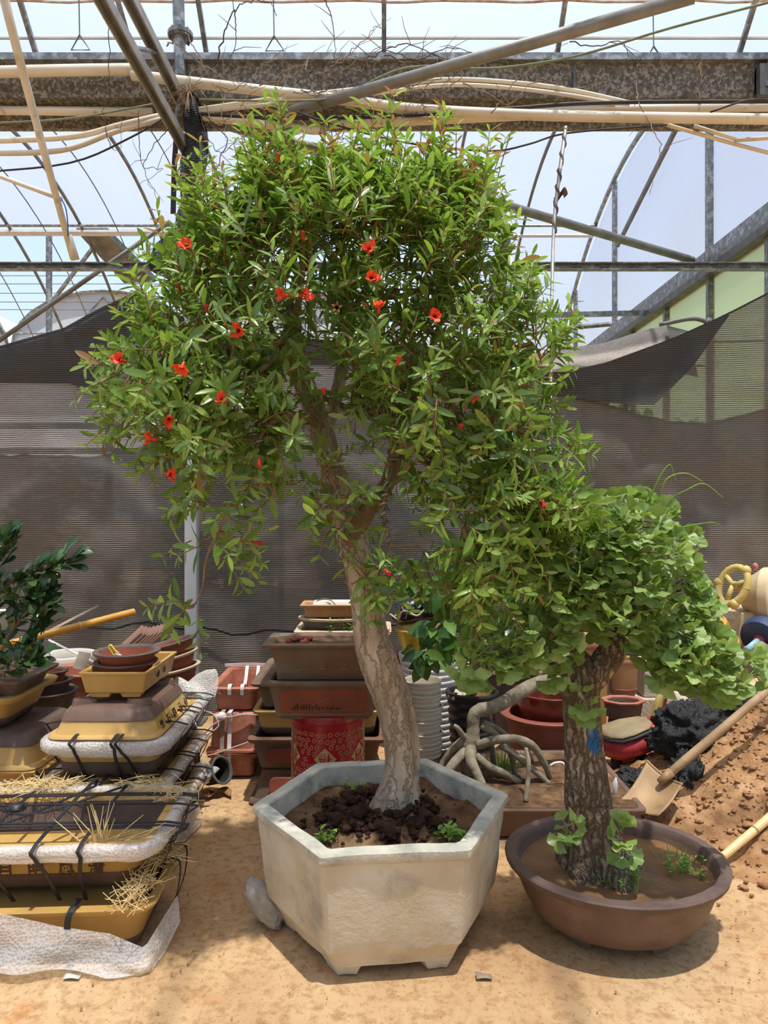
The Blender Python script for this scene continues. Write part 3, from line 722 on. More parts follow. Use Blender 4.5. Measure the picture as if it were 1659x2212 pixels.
# net bundle tied to the post head
def blob_tube(path, seed, n=20, amp=0.35, k=6, fr=2.0):
    P_ = smooth_path(path, k); mb = MB(); rings = []
    for i, q in enumerate(P_):
        c_ = Vector(q[:3]); rr = q[3]; rg = []
        for j in range(n):
            a = 2 * PI * j / n
            f_ = 1 + amp * noise.noise((math.cos(a) * fr, math.sin(a) * fr, i * 0.22 + seed)) + 0.22 * amp * math.sin(a * 5 + i * 0.3)
            rg.append(c_ + Vector((math.cos(a) * rr * f_, math.sin(a) * rr * f_ * 0.8, 0)))
        rings.append(rg)
    return mb.loft(rings, True, True)
def pw(x, y, Y, rp): p_ = W(x, y, Y); return (p_.x, p_.y, p_.z, rp * Y / F)
tag(obj('net_bundle', blob_tube([pw(412, 205, 4.78, 10), pw(416, 240, 4.76, 20), pw(424, 310, 4.76, 25), pw(414, 380, 4.76, 24), pw(408, 450, 4.76, 20), pw(398, 500, 4.76, 28), pw(372, 545, 4.76, 42), pw(362, 580, 4.76, 34), pw(380, 606, 4.76, 14)], 3.1, 26, 0.45), 'shade_net_bundle', None, True), 'twisted black net bundle tied hanging from the post head', 'net')
tag(obj('webbing_strap', MB().ribbon([W(382, 280, 4.8), W(377, 350, 4.8), W(375, 420, 4.8), W(374, 462, 4.8)], (1, 0, 0), 0.035, 0.004), 'cable_black'), 'dark webbing strap hanging straight beside the net bundle', 'strap')

# dry vines straggling over the gutter and hanging rope
def vine(label, pts, r_, m_='vine_dry', fork=None, group='dry vines over the gutter', wob=0.02, grp=True):
    q = smooth_path([W(*p) for p in pts], 7); path = []
    for i, p_ in enumerate(q):
        path.append(Vector(p_) + Vector((noise.noise((i * 0.5, len(pts), r_ * 999)), noise.noise((i * 0.5, 9, r_ * 999)), noise.noise((7, i * 0.5, r_ * 999)))) * wob)
    mb = MB().tube(path, [r_ * (1 - 0.6 * i / len(path)) for i in range(len(path))], 5)
    if fork:
        for k in fork:
            b0 = path[int(k * (len(path) - 1))]; d = Vector((random.uniform(-1, 1), random.uniform(-0.3, 0.3), random.uniform(-0.6, 1))).normalized()
            mb.tube([b0, b0 + d * 0.08 + Vector((0, 0, 0.02)), b0 + d * 0.17 + Vector((0.03, 0, 0.01))], [r_ * 0.6, r_ * 0.5, r_ * 0.3], 5)
    o = obj('dry_vine', mb, m_)
    tag(o, label, 'vine', group)
VL = {'vine_dry': 'pale dry leafless vine tendril straggling over the zinc gutter', 'vine_dark': 'dark dry leafless vine tendril straggling round the zinc gutter'}
for pts, r_, m_ in [
    ([(470, 130, 4.55), (485, 70, 4.5), (505, 25, 4.5), (540, 2, 4.5), (580, 5, 4.5), (600, 36, 4.5)], .005, 'vine_dark'),
    ([(505, 20, 4.5), (510, 60, 4.52), (505, 110, 4.52), (470, 150, 4.55)], .004, 'vine_dark'),
    ([(700, 0, 4.45), (715, 30, 4.48), (722, 80, 4.5), (724, 140, 4.52)], .004, 'vine_dark'),
    ([(360, 100, 4.6), (375, 90, 4.58), (400, 110, 4.55), (440, 140, 4.55), (500, 175, 4.55), (560, 190, 4.5)], .005, 'vine_dry'),
    ([(400, 70, 4.6), (430, 120, 4.55), (450, 160, 4.55), (500, 160, 4.55), (540, 140, 4.5)], .004, 'vine_dry'),
    ([(560, 185, 4.5), (620, 170, 4.5), (660, 150, 4.5), (720, 165, 4.5), (780, 125, 4.5), (800, 160, 4.5)], .005, 'vine_dry'),
    ([(640, 180, 4.5), (690, 145, 4.5), (700, 175, 4.5), (750, 170, 4.5), (790, 150, 4.5), (830, 135, 4.5)], .004, 'vine_dark'),
    ([(835, 105, 4.5), (880, 95, 4.5), (940, 120, 4.5), (960, 135, 4.5)], .004, 'vine_dark'),
    ([(830, 120, 4.5), (900, 130, 4.5), (960, 105, 4.5), (1010, 110, 4.5), (1060, 135, 4.5)], .004, 'vine_dark'),
    ([(1230, 90, 4.5), (1290, 100, 4.5), (1335, 88, 4.5), (1355, 110, 4.5), (1350, 150, 4.5)], .004, 'vine_dark'),
    ([(1060, 245, 4.5), (1110, 180, 4.5), (1160, 140, 4.5), (1225, 90, 4.5)], .004, 'vine_dry'),
    ([(1000, 180, 4.5), (1060, 205, 4.5), (1100, 225, 4.5), (1160, 175, 4.5), (1240, 190, 4.5), (1310, 175, 4.5)], .004, 'vine_dry'),
    ([(1375, 180, 4.72), (1378, 215, 4.6), (1400, 262, 4.56), (1425, 310, 4.5), (1420, 360, 4.5), (1402, 420, 4.5)], .004, 'vine_dry'),
    ([(1512, 125, 4.68), (1514, 170, 4.68), (1510, 215, 4.67), (1512, 245, 4.58)], .005, 'vine_dry'),
    ([(960, 130, 4.5), (1000, 160, 4.5), (960, 200, 4.5), (950, 240, 4.5), (955, 275, 4.5)], .004, 'vine_dry'),
    ([(860, 180, 4.5), (850, 220, 4.5), (880, 260, 4.5), (930, 305, 4.5)], .003, 'vine_dry'),
    ([(440, 225, 4.5), (470, 270, 4.5), (500, 250, 4.5), (530, 230, 4.5), (545, 290, 4.5)], .004, 'vine_dry'),
    ([(430, 240, 4.5), (450, 300, 4.5), (480, 330, 4.5), (520, 300, 4.5), (560, 330, 4.5)], .003, 'vine_dark'),
    ([(235, 60, 4.5), (235, 170, 4.5), (225, 230, 4.5), (235, 310, 4.5), (258, 320, 4.5), (262, 260, 4.5)], .003, 'vine_dark'),
    ([(300, 240, 4.5), (302, 330, 4.5), (320, 390, 4.5), (345, 440, 4.5)], .003, 'vine_dark'),
    ([(365, 280, 4.5), (335, 310, 4.5), (310, 360, 4.5), (350, 365, 4.5), (300, 400, 4.5)], .003, 'vine_dark'),
    ([(440, 250, 4.5), (490, 300, 4.5), (470, 360, 4.5), (490, 420, 4.5), (480, 470, 4.5)], .004, 'vine_dark'),
]: vine({(1375, 180): 'long pale dry vine dangling alone below the sagging pipe', (1512, 125): 'stiff upright dry vine stub tied to the straight pipe', (235, 60): 'dark dry vine curled in a loop beside the hanging pipe', (700, 0): 'single dark vine hanging down onto the gutter lip', (470, 130): 'dark vine bowed in a hoop above the gutter'}.get(pts[0][:2], VL[m_]), pts, r_, m_, fork=(0.4, 0.7), group='dark vines on the gutter' if m_ == 'vine_dark' else 'pale vines on the gutter')
for k in range(16):
    x, y = random.uniform(400, 900), random.uniform(125, 240); pts = [(x, y, 4.56)]; a_ = random.uniform(-.6, .6)
    for s in range(5):
        a_ += random.uniform(-.9, .9); x += 36 * math.cos(a_); y += 30 * math.sin(a_); pts.append((x, min(max(y, 60), 300), random.uniform(4.5, 4.6)))
    m_ = 'vine_dark' if k % 3 == 0 else 'vine_dry'
    vine(VL[m_], pts, random.uniform(.003, .005), m_, fork=(.3, .6, .9), group='dark vines on the gutter' if m_ == 'vine_dark' else 'pale vines on the gutter')
kn = MB()
for k in range(26):
    a = random.uniform(0, 2 * PI); c_ = W(408, 198, 4.55)
    d = Vector((math.cos(a), random.uniform(-.4, .4), math.sin(a) * .8)) * random.uniform(.04, .11)
    kn.tube([c_, c_ + d * .5 + Vector((0, 0, .015)), c_ + d, c_ + d * 1.25 + Vector((0, 0, -.03))], [.005, .004, .003, .002], 5)
tag(obj('vine_knot', kn, 'vine_dry', kind='stuff'), 'knot of pale dry vine stems at post head', 'vine')
# rope that holds up the tree's right branch
rp = thing('hanging_rope', 'vine wrapped rope hanging from the gutter to pomegranate branch', 'rope', W(1190, 990, 2.8))
R0 = W(1190, 990, 2.8)
rope = [Vector(p_) - R0 for p_ in smooth_path([W(1222, 275, 4.4), W(1208, 380, 4.1), W(1197, 480, 3.8), W(1192, 640, 3.4), W(1189, 890, 2.9)], 8)]
obj('cord', MB().tube(rope, [0.012 - 0.006 * i / len(rope) for i in range(len(rope))], 6), 'pipe_grey', rp)
tw = []
for i in range(70):
    t = i / 70 * 0.55 * (len(rope) - 1); b0 = rope[int(t)].lerp(rope[min(int(t) + 1, len(rope) - 1)], t % 1)
    tw.append(b0 + Vector((math.cos(i * .55), math.sin(i * .55), 0)) * (0.009 + 0.005 * noise.noise((i * .3, 0, 0))))
obj('twining_vine', MB().tube(tw, 0.009, 5), 'vine_dark', rp)
obj('hook', MB().tube([W(1190, 890, 2.88) - R0, W(1187, 925, 2.86) - R0, W(1180, 935, 2.85) - R0, W(1188, 960, 2.83) - R0, W(1190, 985, 2.8) - R0], [.014, .012, .004, .004, .004], 6), 'wire_training', rp)
obj('rag', MB().grid(lambda u, v: tuple(W(1200 + 24 * u + 4 * math.sin(v * 5), 412 + 18 * v + 6 * math.sin(u * 6), 4.0) - R0 + Vector((0, .02 * math.sin(u * 7), 0))), 8, 6), 'vine_dark', rp)

# ------------------------------------------------------------------ what lies behind the net
gh = thing('greenhouse', 'white film greenhouse with rounded roofs beyond the vent', 'greenhouse', (-3, 17, 0))
for i, xc in enumerate((-11.0, -6.6, -2.2, 2.2)):
    nseg = 14
    rg = []
    for k in range(nseg + 1):
        a = PI * k / nseg; rg.append((xc + 2.15 * math.cos(a) + 3, 5.25 + 1.3 * math.sin(a)))
    obj('barrel_roof', MB().loft([[Vector((x, 0, z)) for x, z in rg], [Vector((x, 9, z)) for x, z in rg]], closed=False), 'roof_white', gh, True)
    obj('end_wall', MB().add([(x, 0.05, z) for x, z in rg], [tuple(range(nseg + 1))]), 'roof_white', gh)
    obj('end_hoop', MB().tube([Vector((x, -0.02, z)) for x, z in rg], 0.035, 6), 'galvanised', gh)
    obj('tie_bar', MB().tube([(xc + 3 - 2.15, -0.02, 5.55), (xc + 3 + 2.15, -0.02, 5.55)], 0.03, 6), 'galvanised', gh)
    obj('strut', MB().tube([(xc + 3 - 1.0, -0.02, 5.3), (xc + 3, -0.02, 6.4), (xc + 3 + 1.0, -0.02, 5.3)], 0.03, 6), 'galvanised', gh)
obj('gutter', MB().box((0.1, -0.1, 5.15), (18, 0.25, 0.2)), 'roof_white', gh)
obj('side_wall', MB().box((0.1, 0.1, 3.1), (18, 0.1, 4.0)), 'roof_white', gh)
obj('lower_wall', MB().box((0.1, 0.1, 0.6), (18, 0.12, 1.2)), 'block_concrete', gh)
for i in range(6):
    X = -5.4 + i * 1.5
    tag(obj('fence_post', MB().beam((X, 6.3, 0), (X, 6.3, 2.6), 0.05, 0.05, up=(0, 1, 0)), 'galvanised'), 'grey steel post seen dimly behind the shade net', 'post', 'posts behind the net')
for i, z in enumerate((1.98, 2.2)):
    tag(obj('fence_rail', MB().beam((-5.5, 6.35, z), (2.2, 6.35, z), 0.05, 0.05), 'galvanised'), 'grey steel rail seen dimly behind the shade net', 'rail', 'rails behind the net')

# ================================================================== LEAF TOOLS
def leaf_template(kind, seed=0):
    r_ = random.Random(seed); V = []; Fc = []
    if kind == 'ginkgo':
        V += [(-.012, 0, 0), (.012, 0, 0), (.010, .46, .03), (-.010, .46, .03)]; Fc.append((0, 1, 2, 3))
        na = 10; c0 = (0, .44, .03); V.append(c0); ci = 4; mid = []; out = []
        sp = math.radians(r_.uniform(54, 68))
        for i in range(na + 1):
            a = -sp + 2 * sp * i / na
            rr = .60 * (1 - .10 * abs(i / na - .5) * 2) * (1 + .05 * r_.uniform(-1, 1)) * (0.86 if i == na // 2 else 1)
            zz = .06 * math.sin(i * 1.25 + seed) - .10 * abs(math.sin(a)) * r_.uniform(.4, 1)
            mid.append(len(V)); V.append((math.sin(a) * rr * .55, .44 + math.cos(a) * rr * .55, .03 + zz * .5))
            out.append(len(V)); V.append((math.sin(a) * rr, .44 + math.cos(a) * rr, .03 + zz))
        for i in range(na):
            Fc.append((ci, mid[i + 1], mid[i])); Fc.append((mid[i], mid[i + 1], out[i + 1], out[i]))
    else:
        prof = {'lance': [(0, .015), (.12, .05), (.32, .115), (.55, .135), (.78, .11), (.92, .06), (1, .004)],
                'obov': [(0, .02), (.2, .06), (.42, .14), (.62, .21), (.8, .21), (.93, .13), (1, .01)],
                'oval': [(0, .02), (.12, .13), (.32, .22), (.55, .235), (.75, .17), (.9, .08), (1, .004)],
                'blade': [(0, .02), (.3, .03), (.6, .024), (.85, .014), (1, .003)]}[kind]
        curl = r_.uniform(.02, .22); fold = r_.uniform(.15, .4); tw = r_.uniform(-.25, .25)
        for y, h in prof:
            z = -curl * y * y; t = tw * y
            V += [(-h * math.cos(t), y, z + h * fold - h * math.sin(t)), (0, y, z), (h * math.cos(t), y, z + h * fold + h * math.sin(t))]
        for i in range(len(prof) - 1):
            a = i * 3; Fc += [(a, a + 1, a + 4, a + 3), (a + 1, a + 2, a + 5, a + 4)]
    return np.array(V, float), Fc
TEMPL = {k: [leaf_template(k, s + 1) for s in range(6)] for k in ('ginkgo', 'lance', 'obov', 'oval', 'blade')}

class Leaves:
    def __init__(s, kind, mats): s.kind = kind; s.mats = mats; s.items = []
    def put(s, p, d, nrm, L, mi=0, wid=1.0):
        d = Vector(d).normalized(); n_ = Vector(nrm); x = d.cross(n_)
        if x.length < 1e-4: x = d.orthogonal()
        x.normalize(); n_ = x.cross(d)
        R = np.array([[x[i] * L * wid, d[i] * L, n_[i] * L] for i in range(3)])
        s.items.append((random.randrange(6), R, np.array(p), mi))
    def finish(s, parent, org, limit=300, single='leaf', rest='foliage', key=None):
        org = np.array(org)
        it = sorted(s.items, key=key or (lambda q: q[2][1] - 1.5 * np.linalg.norm(q[1][:, 1])))
        first, rem = it[:limit], it[limit:]
        cache = {}
        for vi, R, p, mi in first:
            if (vi, mi) not in cache:
                V, Fc = TEMPL[s.kind][vi]; mb = MB(); mb.add([tuple(v) for v in V], Fc)
                cache[(vi, mi)] = mesh(single, mb, s.mats[mi], True)
            o = bpy.data.objects.new(single, cache[(vi, mi)]); COL.objects.link(o); o.parent = parent
            M = Matrix.Identity(4)
            for a in range(3):
                for b_ in range(3): M[a][b_] = R[a, b_]
                M[a][3] = p[a] - org[a]
            o.matrix_local = M
        if rem:
            vs = []; fs = []; ms = []; off = 0
            for vi, R, p, mi in rem:
                V, Fc = TEMPL[s.kind][vi]; vs.append(V @ R.T + (p - org)); fs += [tuple(i + off for i in q) for q in Fc]; ms += [mi] * len(Fc); off += len(V)
            me = bpy.data.meshes.new(rest); me.from_pydata(np.concatenate(vs).tolist(), [], fs)
            for mm in s.mats: me.materials.append(MATS[mm])
            me.polygons.foreach_set('material_index', ms); me.polygons.foreach_set('use_smooth', [True] * len(fs))
            o = bpy.data.objects.new(rest, me); COL.objects.link(o); o.parent = parent; o['kind'] = 'stuff'

def rv(): 
    while True:
        v = Vector((random.uniform(-1, 1), random.uniform(-1, 1), random.uniform(-1, 1)))
        if 0.05 < v.length < 1: return v
def px_tube(pts):          # rows (x, y, depth, width in px) -> rows (x, y, z, radius)
    out = []
    for x, y, Y, w_ in pts:
        p_ = W(x, y, Y); out.append((p_.x, p_.y, p_.z, w_ / 2 * Y / F))
    return out
def bark_tube(path, org, n=28, k=10, fn=None, caps=True):
    P_ = smooth_path(path, k); mb = MB(); rings = []; ref = Vector((1, 0, 0)); org = Vector(org)
    for i, q in enumerate(P_):
        c_ = Vector(q[:3]); a_ = Vector(P_[max(i - 1, 0)][:3]); b_ = Vector(P_[min(i + 1, len(P_) - 1)][:3])
        t = (b_ - a_).normalized(); u = (ref - t * ref.dot(t)).normalized(); ref = u; w_ = t.cross(u); rg = []
        for j in range(n):
            a = 2 * PI * j / n; d = u * math.cos(a) + w_ * math.sin(a)
            rr = max(q[3], .0015); p_ = c_ + d * rr
            if fn: p_ = c_ + d * (rr * fn(a, i / (len(P_) - 1), p_, rr))
            rg.append(p_ - org)
        rings.append(rg)
    return mb.loft(rings, caps, caps)

# ================================================================== HEXAGONAL CONCRETE POT
HC = Vector((-0.004, 2.63, 0)); HR = 0.469; HH = 0.43
hexp = thing('hexagonal_planter', 'large grey hexagonal concrete planter holding the pomegranate tree', 'planter', HC, math.radians(6))
def hx(R, z): return [Vector(v) for v in ring('6', R, R, z)]
hx_ring = lambda R, z: [Matrix.Rotation(math.radians(30), 3, 'Z') @ v for v in hx(R, z)]
def subdiv_ring(rg, k=7):
    out = []
    for i, v in enumerate(rg):
        w_ = rg[(i + 1) % len(rg)]
        if (w_ - v).length < 0.03: out.append(v); continue
        out += [v.lerp(w_, j / k) for j in range(k)]
    return out
def rough(p_, amp, f_=9): return p_ + Vector((noise.noise(p_ * f_), noise.noise(p_ * f_ + Vector((5, 0, 0))), noise.noise(p_ * f_ + Vector((0, 7, 0))))) * amp
def hloft(secs, amp=0.005):
    return MB().loft([[rough(v, amp) for v in subdiv_ring(hx_ring(R, z))] for R, z in secs])
obj('body', hloft([(0.453, 0.395), (0.449, 0.34), (0.441, 0.28), (0.432, 0.2), (0.424, 0.14), (0.418, 0.105), (0.400, 0.085), (0.378, 0.05), (0.372, 0.035), (0.30, 0.035)]), 'concrete_pot', hexp, 'auto')
obj('rim', hloft([(0.452, 0.390), (0.466, 0.398), (0.470, 0.405), (0.470, 0.426), (0.462, 0.431), (0.415, 0.431), (0.410, 0.425), (0.404, 0.36), (0.398, 0.30)], 0.005), 'concrete_rim', hexp, 'auto')
for i in range(6):
    a = math.radians(60 * i); fb = MB()
    c0 = Vector((math.cos(a), math.sin(a), 0)); tl = Vector((-math.sin(a), math.cos(a), 0))
    l1 = Vector((math.cos(a + PI / 3), math.sin(a + PI / 3), 0)) - c0; l2 = Vector((math.cos(a - PI / 3), math.sin(a - PI / 3), 0)) - c0
    R1, R0 = 0.376, 0.352
    def q(R, s1, s2, z, inn=0.0): return c0 * (R - inn) + l1 * R * s1 + l2 * R * s2 + Vector((0, 0, z))
    rings = []
    for z, R, s in ((0.0, R0, .17), (0.012, R0 + .006, .185), (0.03, R0 + .014, .22), (0.05, R1, .27)):
        pts_ = [q(R, s * t, 0, z) for t in (1, .66, .33)] + [q(R, 0, 0, z)] + [q(R, 0, s * t, z) for t in (.33, .66, 1)]
        inner_ = [q(R, 0, s, z, .05), q(R, 0, 0, z, .09), q(R, s, 0, z, .05)]
        rings.append([rough(v, .005, 22) for v in pts_ + inner_])
    obj('foot', fb.loft(rings, True, True), 'concrete_pot', hexp, 'auto')
# soil inside
def soil_fn(p_):
    d = math.hypot(p_.x - 0.01, p_.y + 0.02)
    return 0.035 * noise.noise(p_ * 7) + 0.018 * noise.noise(p_ * 22) + 0.012 * noise.noise(p_ * 55) + 0.05 * math.exp(-((d - .10) / .10) ** 2)
sb = MB(); rings = []
for k in range(26):
    q_ = 1 - k / 25 * 0.985
    rg = subdiv_ring(hx_ring(0.408, 0), 14); rr = []
    for v in rg:
        p_ = v * q_; rr.append(Vector((p_.x, p_.y, 0.352 + (soil_fn(p_) if q_ < 0.995 else 0.0) + 0.02 * (1 - q_))))
    rings.append(rr)
obj('soil', sb.loft(rings, cap1=True), 'soil', hexp, True)
clb = MB()
def lump(mb, c_, s_, seed, n=7, m_=5, amp=.35, mi=0):
    rings = []
    for i in range(m_ + 1):
        th_ = PI * (0.04 + 0.92 * i / m_); rg = []
        for j in range(n):
            ph_ = 2 * PI * j / n; d = Vector((math.sin(th_) * math.cos(ph_), math.sin(th_) * math.sin(ph_), math.cos(th_)))
            rg.append(Vector(c_) + Vector((d.x * s_[0], d.y * s_[1], d.z * s_[2])) * (1 + amp * noise.noise(d * 1.7 + Vector((seed * 3.1, seed, 0)))))
        rings.append(rg)
    return mb.loft(rings[::-1], True, True, mi)
for k in range(420):
    a = random.uniform(0, 2 * PI); d = abs(random.gauss(0.15, 0.06)); x, y = d * math.cos(a) * 1.15, d * math.sin(a) - 0.04
    if math.hypot(x, y) > .36: continue
    s_ = random.choice((.004, .006, .008, .011, .016, .022)) * random.uniform(.8, 1.2) * (1 if d < .2 else .5)
    lump(clb, (x, y, 0.352 + soil_fn(Vector((x, y, 0))) + .02 + s_ * .2), (s_, s_, s_ * .7), k, 9, 7, .9)
obj('clods', clb, 'soil_dark', hexp, True, kind='stuff')

# ================================================================== POMEGRANATE TREE
T0 = Vector((0.01, 2.62, 0.36))
tree = thing('pomegranate_tree', 'tall flowering pomegranate tree with leaning pale trunk in concrete planter', 'tree', T0)
YT = 2.62
def trunk_fn(a, t, p_, r_):
    f_ = 1 + .13 * noise.noise((math.cos(a) * 1.3 + 3, math.sin(a) * 1.3, p_.z * 2.4)) + .07 * noise.noise((math.cos(a) * 3.5, math.sin(a) * 3.5, p_.z * 7 + a))
    f_ += .035 * noise.noise((p_.x * 60, p_.y * 60, p_.z * 22)) + .02 * noise.noise(p_ * 110)
    # long hollow cleft on the right-hand side, low down
    da = math.atan2(math.sin(a + 0.5), math.cos(a + 0.5))
    f_ -= .30 * math.exp(-(da / .30) ** 2) * math.exp(-((p_.z - .76) / .22) ** 2)
    if p_.z < .52: f_ += .18 * max(0, math.sin(a * 4 + 1)) * (.52 - p_.z) / .16
    return f_
trunk_px = [(845, 1800, YT, 150), (848, 1760, YT, 104), (862, 1700, YT, 84), (868, 1640, YT, 76), (862, 1570, YT, 78), (845, 1500, YT, 82), (822, 1440, YT, 84), (804, 1380, YT, 76), (795, 1310, YT, 70), (783, 1250, YT, 68), (768, 1190, YT, 64), (757, 1130, YT, 68), (740, 1080, YT, 56), (722, 1020, YT, 50), (706, 970, YT, 50), (688, 910, YT, 48), (664, 850, YT, 44), (645, 790, YT, 40), (633, 720, YT, 32), (628, 660, YT, 22)]
obj('trunk', bark_tube(px_tube(trunk_px), T0, 44, 9, trunk_fn), 'bark_pomegranate', tree, True)
def br_fn(a, t, p_, r_): return 1 + .12 * noise.noise(p_ * 16) + .06 * noise.noise(p_ * 50)
BR = []
def branch(pts, m_='bark_branch', n=10):
    q = px_tube(pts); BR.append(q)
    obj('branch', bark_tube(q, T0, n, 6, br_fn), m_, tree, True)
branch([(752, 1170, 2.60, 46), (782, 1120, 2.58, 42), (812, 1080, 2.57, 36), (838, 1040, 2.56, 34), (853, 990, 2.56, 32), (858, 945, 2.58, 26), (846, 890, 2.60, 18)], n=16)
branch([(700, 950, 2.66, 30), (720, 880, 2.72, 28), (742, 780, 2.76, 28), (752, 690, 2.78, 26), (758, 620, 2.78, 16), (765, 540, 2.78, 10)], 'bark_pomegranate', 14)
branch([(632, 745, 2.6, 20), (590, 730, 2.5, 15), (545, 690, 2.42, 13), (500, 660, 2.38, 11), (468, 648, 2.36, 10), (438, 665, 2.34, 9), (415, 720, 2.32, 7), (380, 780, 2.3, 6)])
branch([(500, 700, 2.36, 9), (440, 735, 2.32, 9), (380, 770, 2.30, 8), (335, 820, 2.3, 6), (300, 870, 2.3, 5), (270, 930, 2.3, 4)])
branch([(620, 760, 2.55, 14), (560, 800, 2.4, 11), (490, 850, 2.35, 9), (420, 880, 2.3, 7), (360, 920, 2.3, 5)])
branch([(690, 920, 2.58, 16), (640, 895, 2.45, 13), (590, 910, 2.38, 11), (560, 950, 2.35, 9), (550, 1000, 2.34, 9), (540, 1050, 2.33, 8), (500, 1095, 2.32, 8), (470, 1150, 2.31, 6), (445, 1210, 2.31, 5), (437, 1270, 2.31, 3), (418, 1310, 2.31, 2)])
branch([(640, 800, 2.6, 16), (600, 740, 2.66, 13), (560, 640, 2.7, 11), (530, 540, 2.72, 8), (520, 450, 2.74, 5)])
branch([(634, 710, 2.6, 16), (650, 620, 2.5, 13), (660, 520, 2.46, 10), (680, 420, 2.44, 6), (700, 340, 2.44, 3)])
branch([(752, 690, 2.78, 18), (800, 610, 2.74, 14), (850, 540, 2.7, 11), (890, 450, 2.68, 8), (900, 370, 2.66, 4)])
branch([(756, 640, 2.78, 14), (860, 640, 2.7, 11), (960, 600, 2.62, 9), (1030, 540, 2.56, 6), (1060, 450, 2.54, 3)])
branch([(846, 900, 2.6, 18), (920, 840, 2.56, 13), (1000, 790, 2.5, 10), (1080, 760, 2.46, 8), (1150, 740, 2.44, 5)])
branch([(855, 970, 2.56, 18), (920, 928, 2.5, 13), (990, 925, 2.46, 11), (1060, 918, 2.42, 9), (1130, 935, 2.42, 8), (1190, 975, 2.44, 6), (1225, 985, 2.45, 3)])
branch([(856, 950, 2.56, 16), (900, 960, 2.5, 11), (960, 1005, 2.44, 9), (1040, 1045, 2.40, 8), (1120, 1060, 2.38, 6), (1200, 1055, 2.38, 4)])
branch([(880, 950, 2.5, 12), (930, 1010, 2.42, 9), (975, 1090, 2.36, 8), (1000, 1140, 2.34, 8), (1015, 1190, 2.33, 6), (1040, 1250, 2.33, 4), (1060, 1300, 2.33, 2)])
branch([(990, 1130, 2.35, 6), (1060, 1165, 2.33, 5), (1120, 1165, 2.33, 4), (1180, 1150, 2.33, 2)])
branch([(735, 1010, 2.56, 10), (700, 1010, 2.46, 8), (728, 1060, 2.42, 7), (735, 1120, 2.41, 6), (738, 1190, 2.41, 5), (775, 1225, 2.40, 4), (830, 1235, 2.38, 3)])
branch([(850, 1000, 2.52, 10), (835, 1060, 2.45, 7), (828, 1100, 2.44, 6), (838, 1160, 2.44, 5), (850, 1230, 2.44, 2)])
branch([(700, 860, 2.6, 12), (780, 890, 2.48, 12), (830, 886, 2.46, 12), (865, 900, 2.46, 9), (880, 950, 2.46, 6)])
# aluminium training wire coiled round some branches
def coil(i, t0, t1, turns, r_=.0045, extra=.006):
    q = smooth_path(BR[i], 12); a, b_ = int(t0 * (len(q) - 1)), int(t1 * (len(q) - 1)); pts_ = []
    N = int(turns * 10)
    for s in range(N + 1):
        t = a + (b_ - a) * s / N; k0 = min(int(t), len(q) - 2); c_ = q[k0] + (q[k0 + 1] - q[k0]) * (t - k0)
        d = Vector((q[k0 + 1] - q[k0])[:3]).normalized(); u = d.orthogonal().normalized(); w_ = d.cross(u); an = 2 * PI * turns * s / N
        pts_.append(Vector(c_[:3]) + (u * math.cos(an) + w_ * math.sin(an)) * (c_[3] + extra) - T0)
    obj('training_wire', MB().tube(pts_, r_, 6), 'wire_training', tree, True)
coil(5, .10, .62, 7); coil(11, .15, .95, 9); coil(17, .1, .95, 9); coil(15, .25, .8, 5); coil(13, .1, .5, 5); coil(16, .1, .8, 6); coil(2, .2, .5, 4); coil(0, .6, .95, 4)
coil(12, .1, .5, 5)

PL = Leaves('lance', ['leaf_pomegranate', 'leaf_pomegranate_pale', 'leaf_red'])
tw_mb = MB()
UP = Vector((0, 0, 1))
def shoot(b0, d, ln, Ls, droop, red=0.0, pale=0.0, step=.019, whorl=2):
    d = d.normalized(); n_ = max(2, int(ln / step)); pts_ = []
    for i in range(n_ + 1):
        t = i / n_; pts_.append(b0 + d * ln * t + UP * (droop * ln * t * t))
    tw_mb.tube([p_ - T0 for p_ in pts_[::2] + [pts_[-1]]], [.0026 - .0016 * k / (len(pts_[::2])) for k in range(len(pts_[::2]) + 1)], 4, mi=0)
    ph_ = random.uniform(0, PI)
    for i in range(1, n_ + 1):
        ax = (pts_[i] - pts_[i - 1]).normalized(); u = ax.orthogonal().normalized(); w_ = ax.cross(u); t = i / n_
        k = whorl if i < n_ else 3
        for j in range(k):
            a = ph_ + i * PI / 2 + j * 2 * PI / k + random.uniform(-.35, .35)
            rad = u * math.cos(a) + w_ * math.sin(a)
            ld = ax * random.uniform(.35, .95) + rad + Vector((0, 0, random.uniform(-.25, .15)))
            L_ = Ls * random.uniform(.55, 1.25) * (1 - .45 * t * t)
            mi = 2 if (random.random() < red * t * t) else (1 if random.random() < pale * (0.4 + .6 * t) else 0)
            PL.put(pts_[i], ld, ax * .8 + UP * .7 - rad * .25, L_, mi, random.uniform(.82, 1.15))
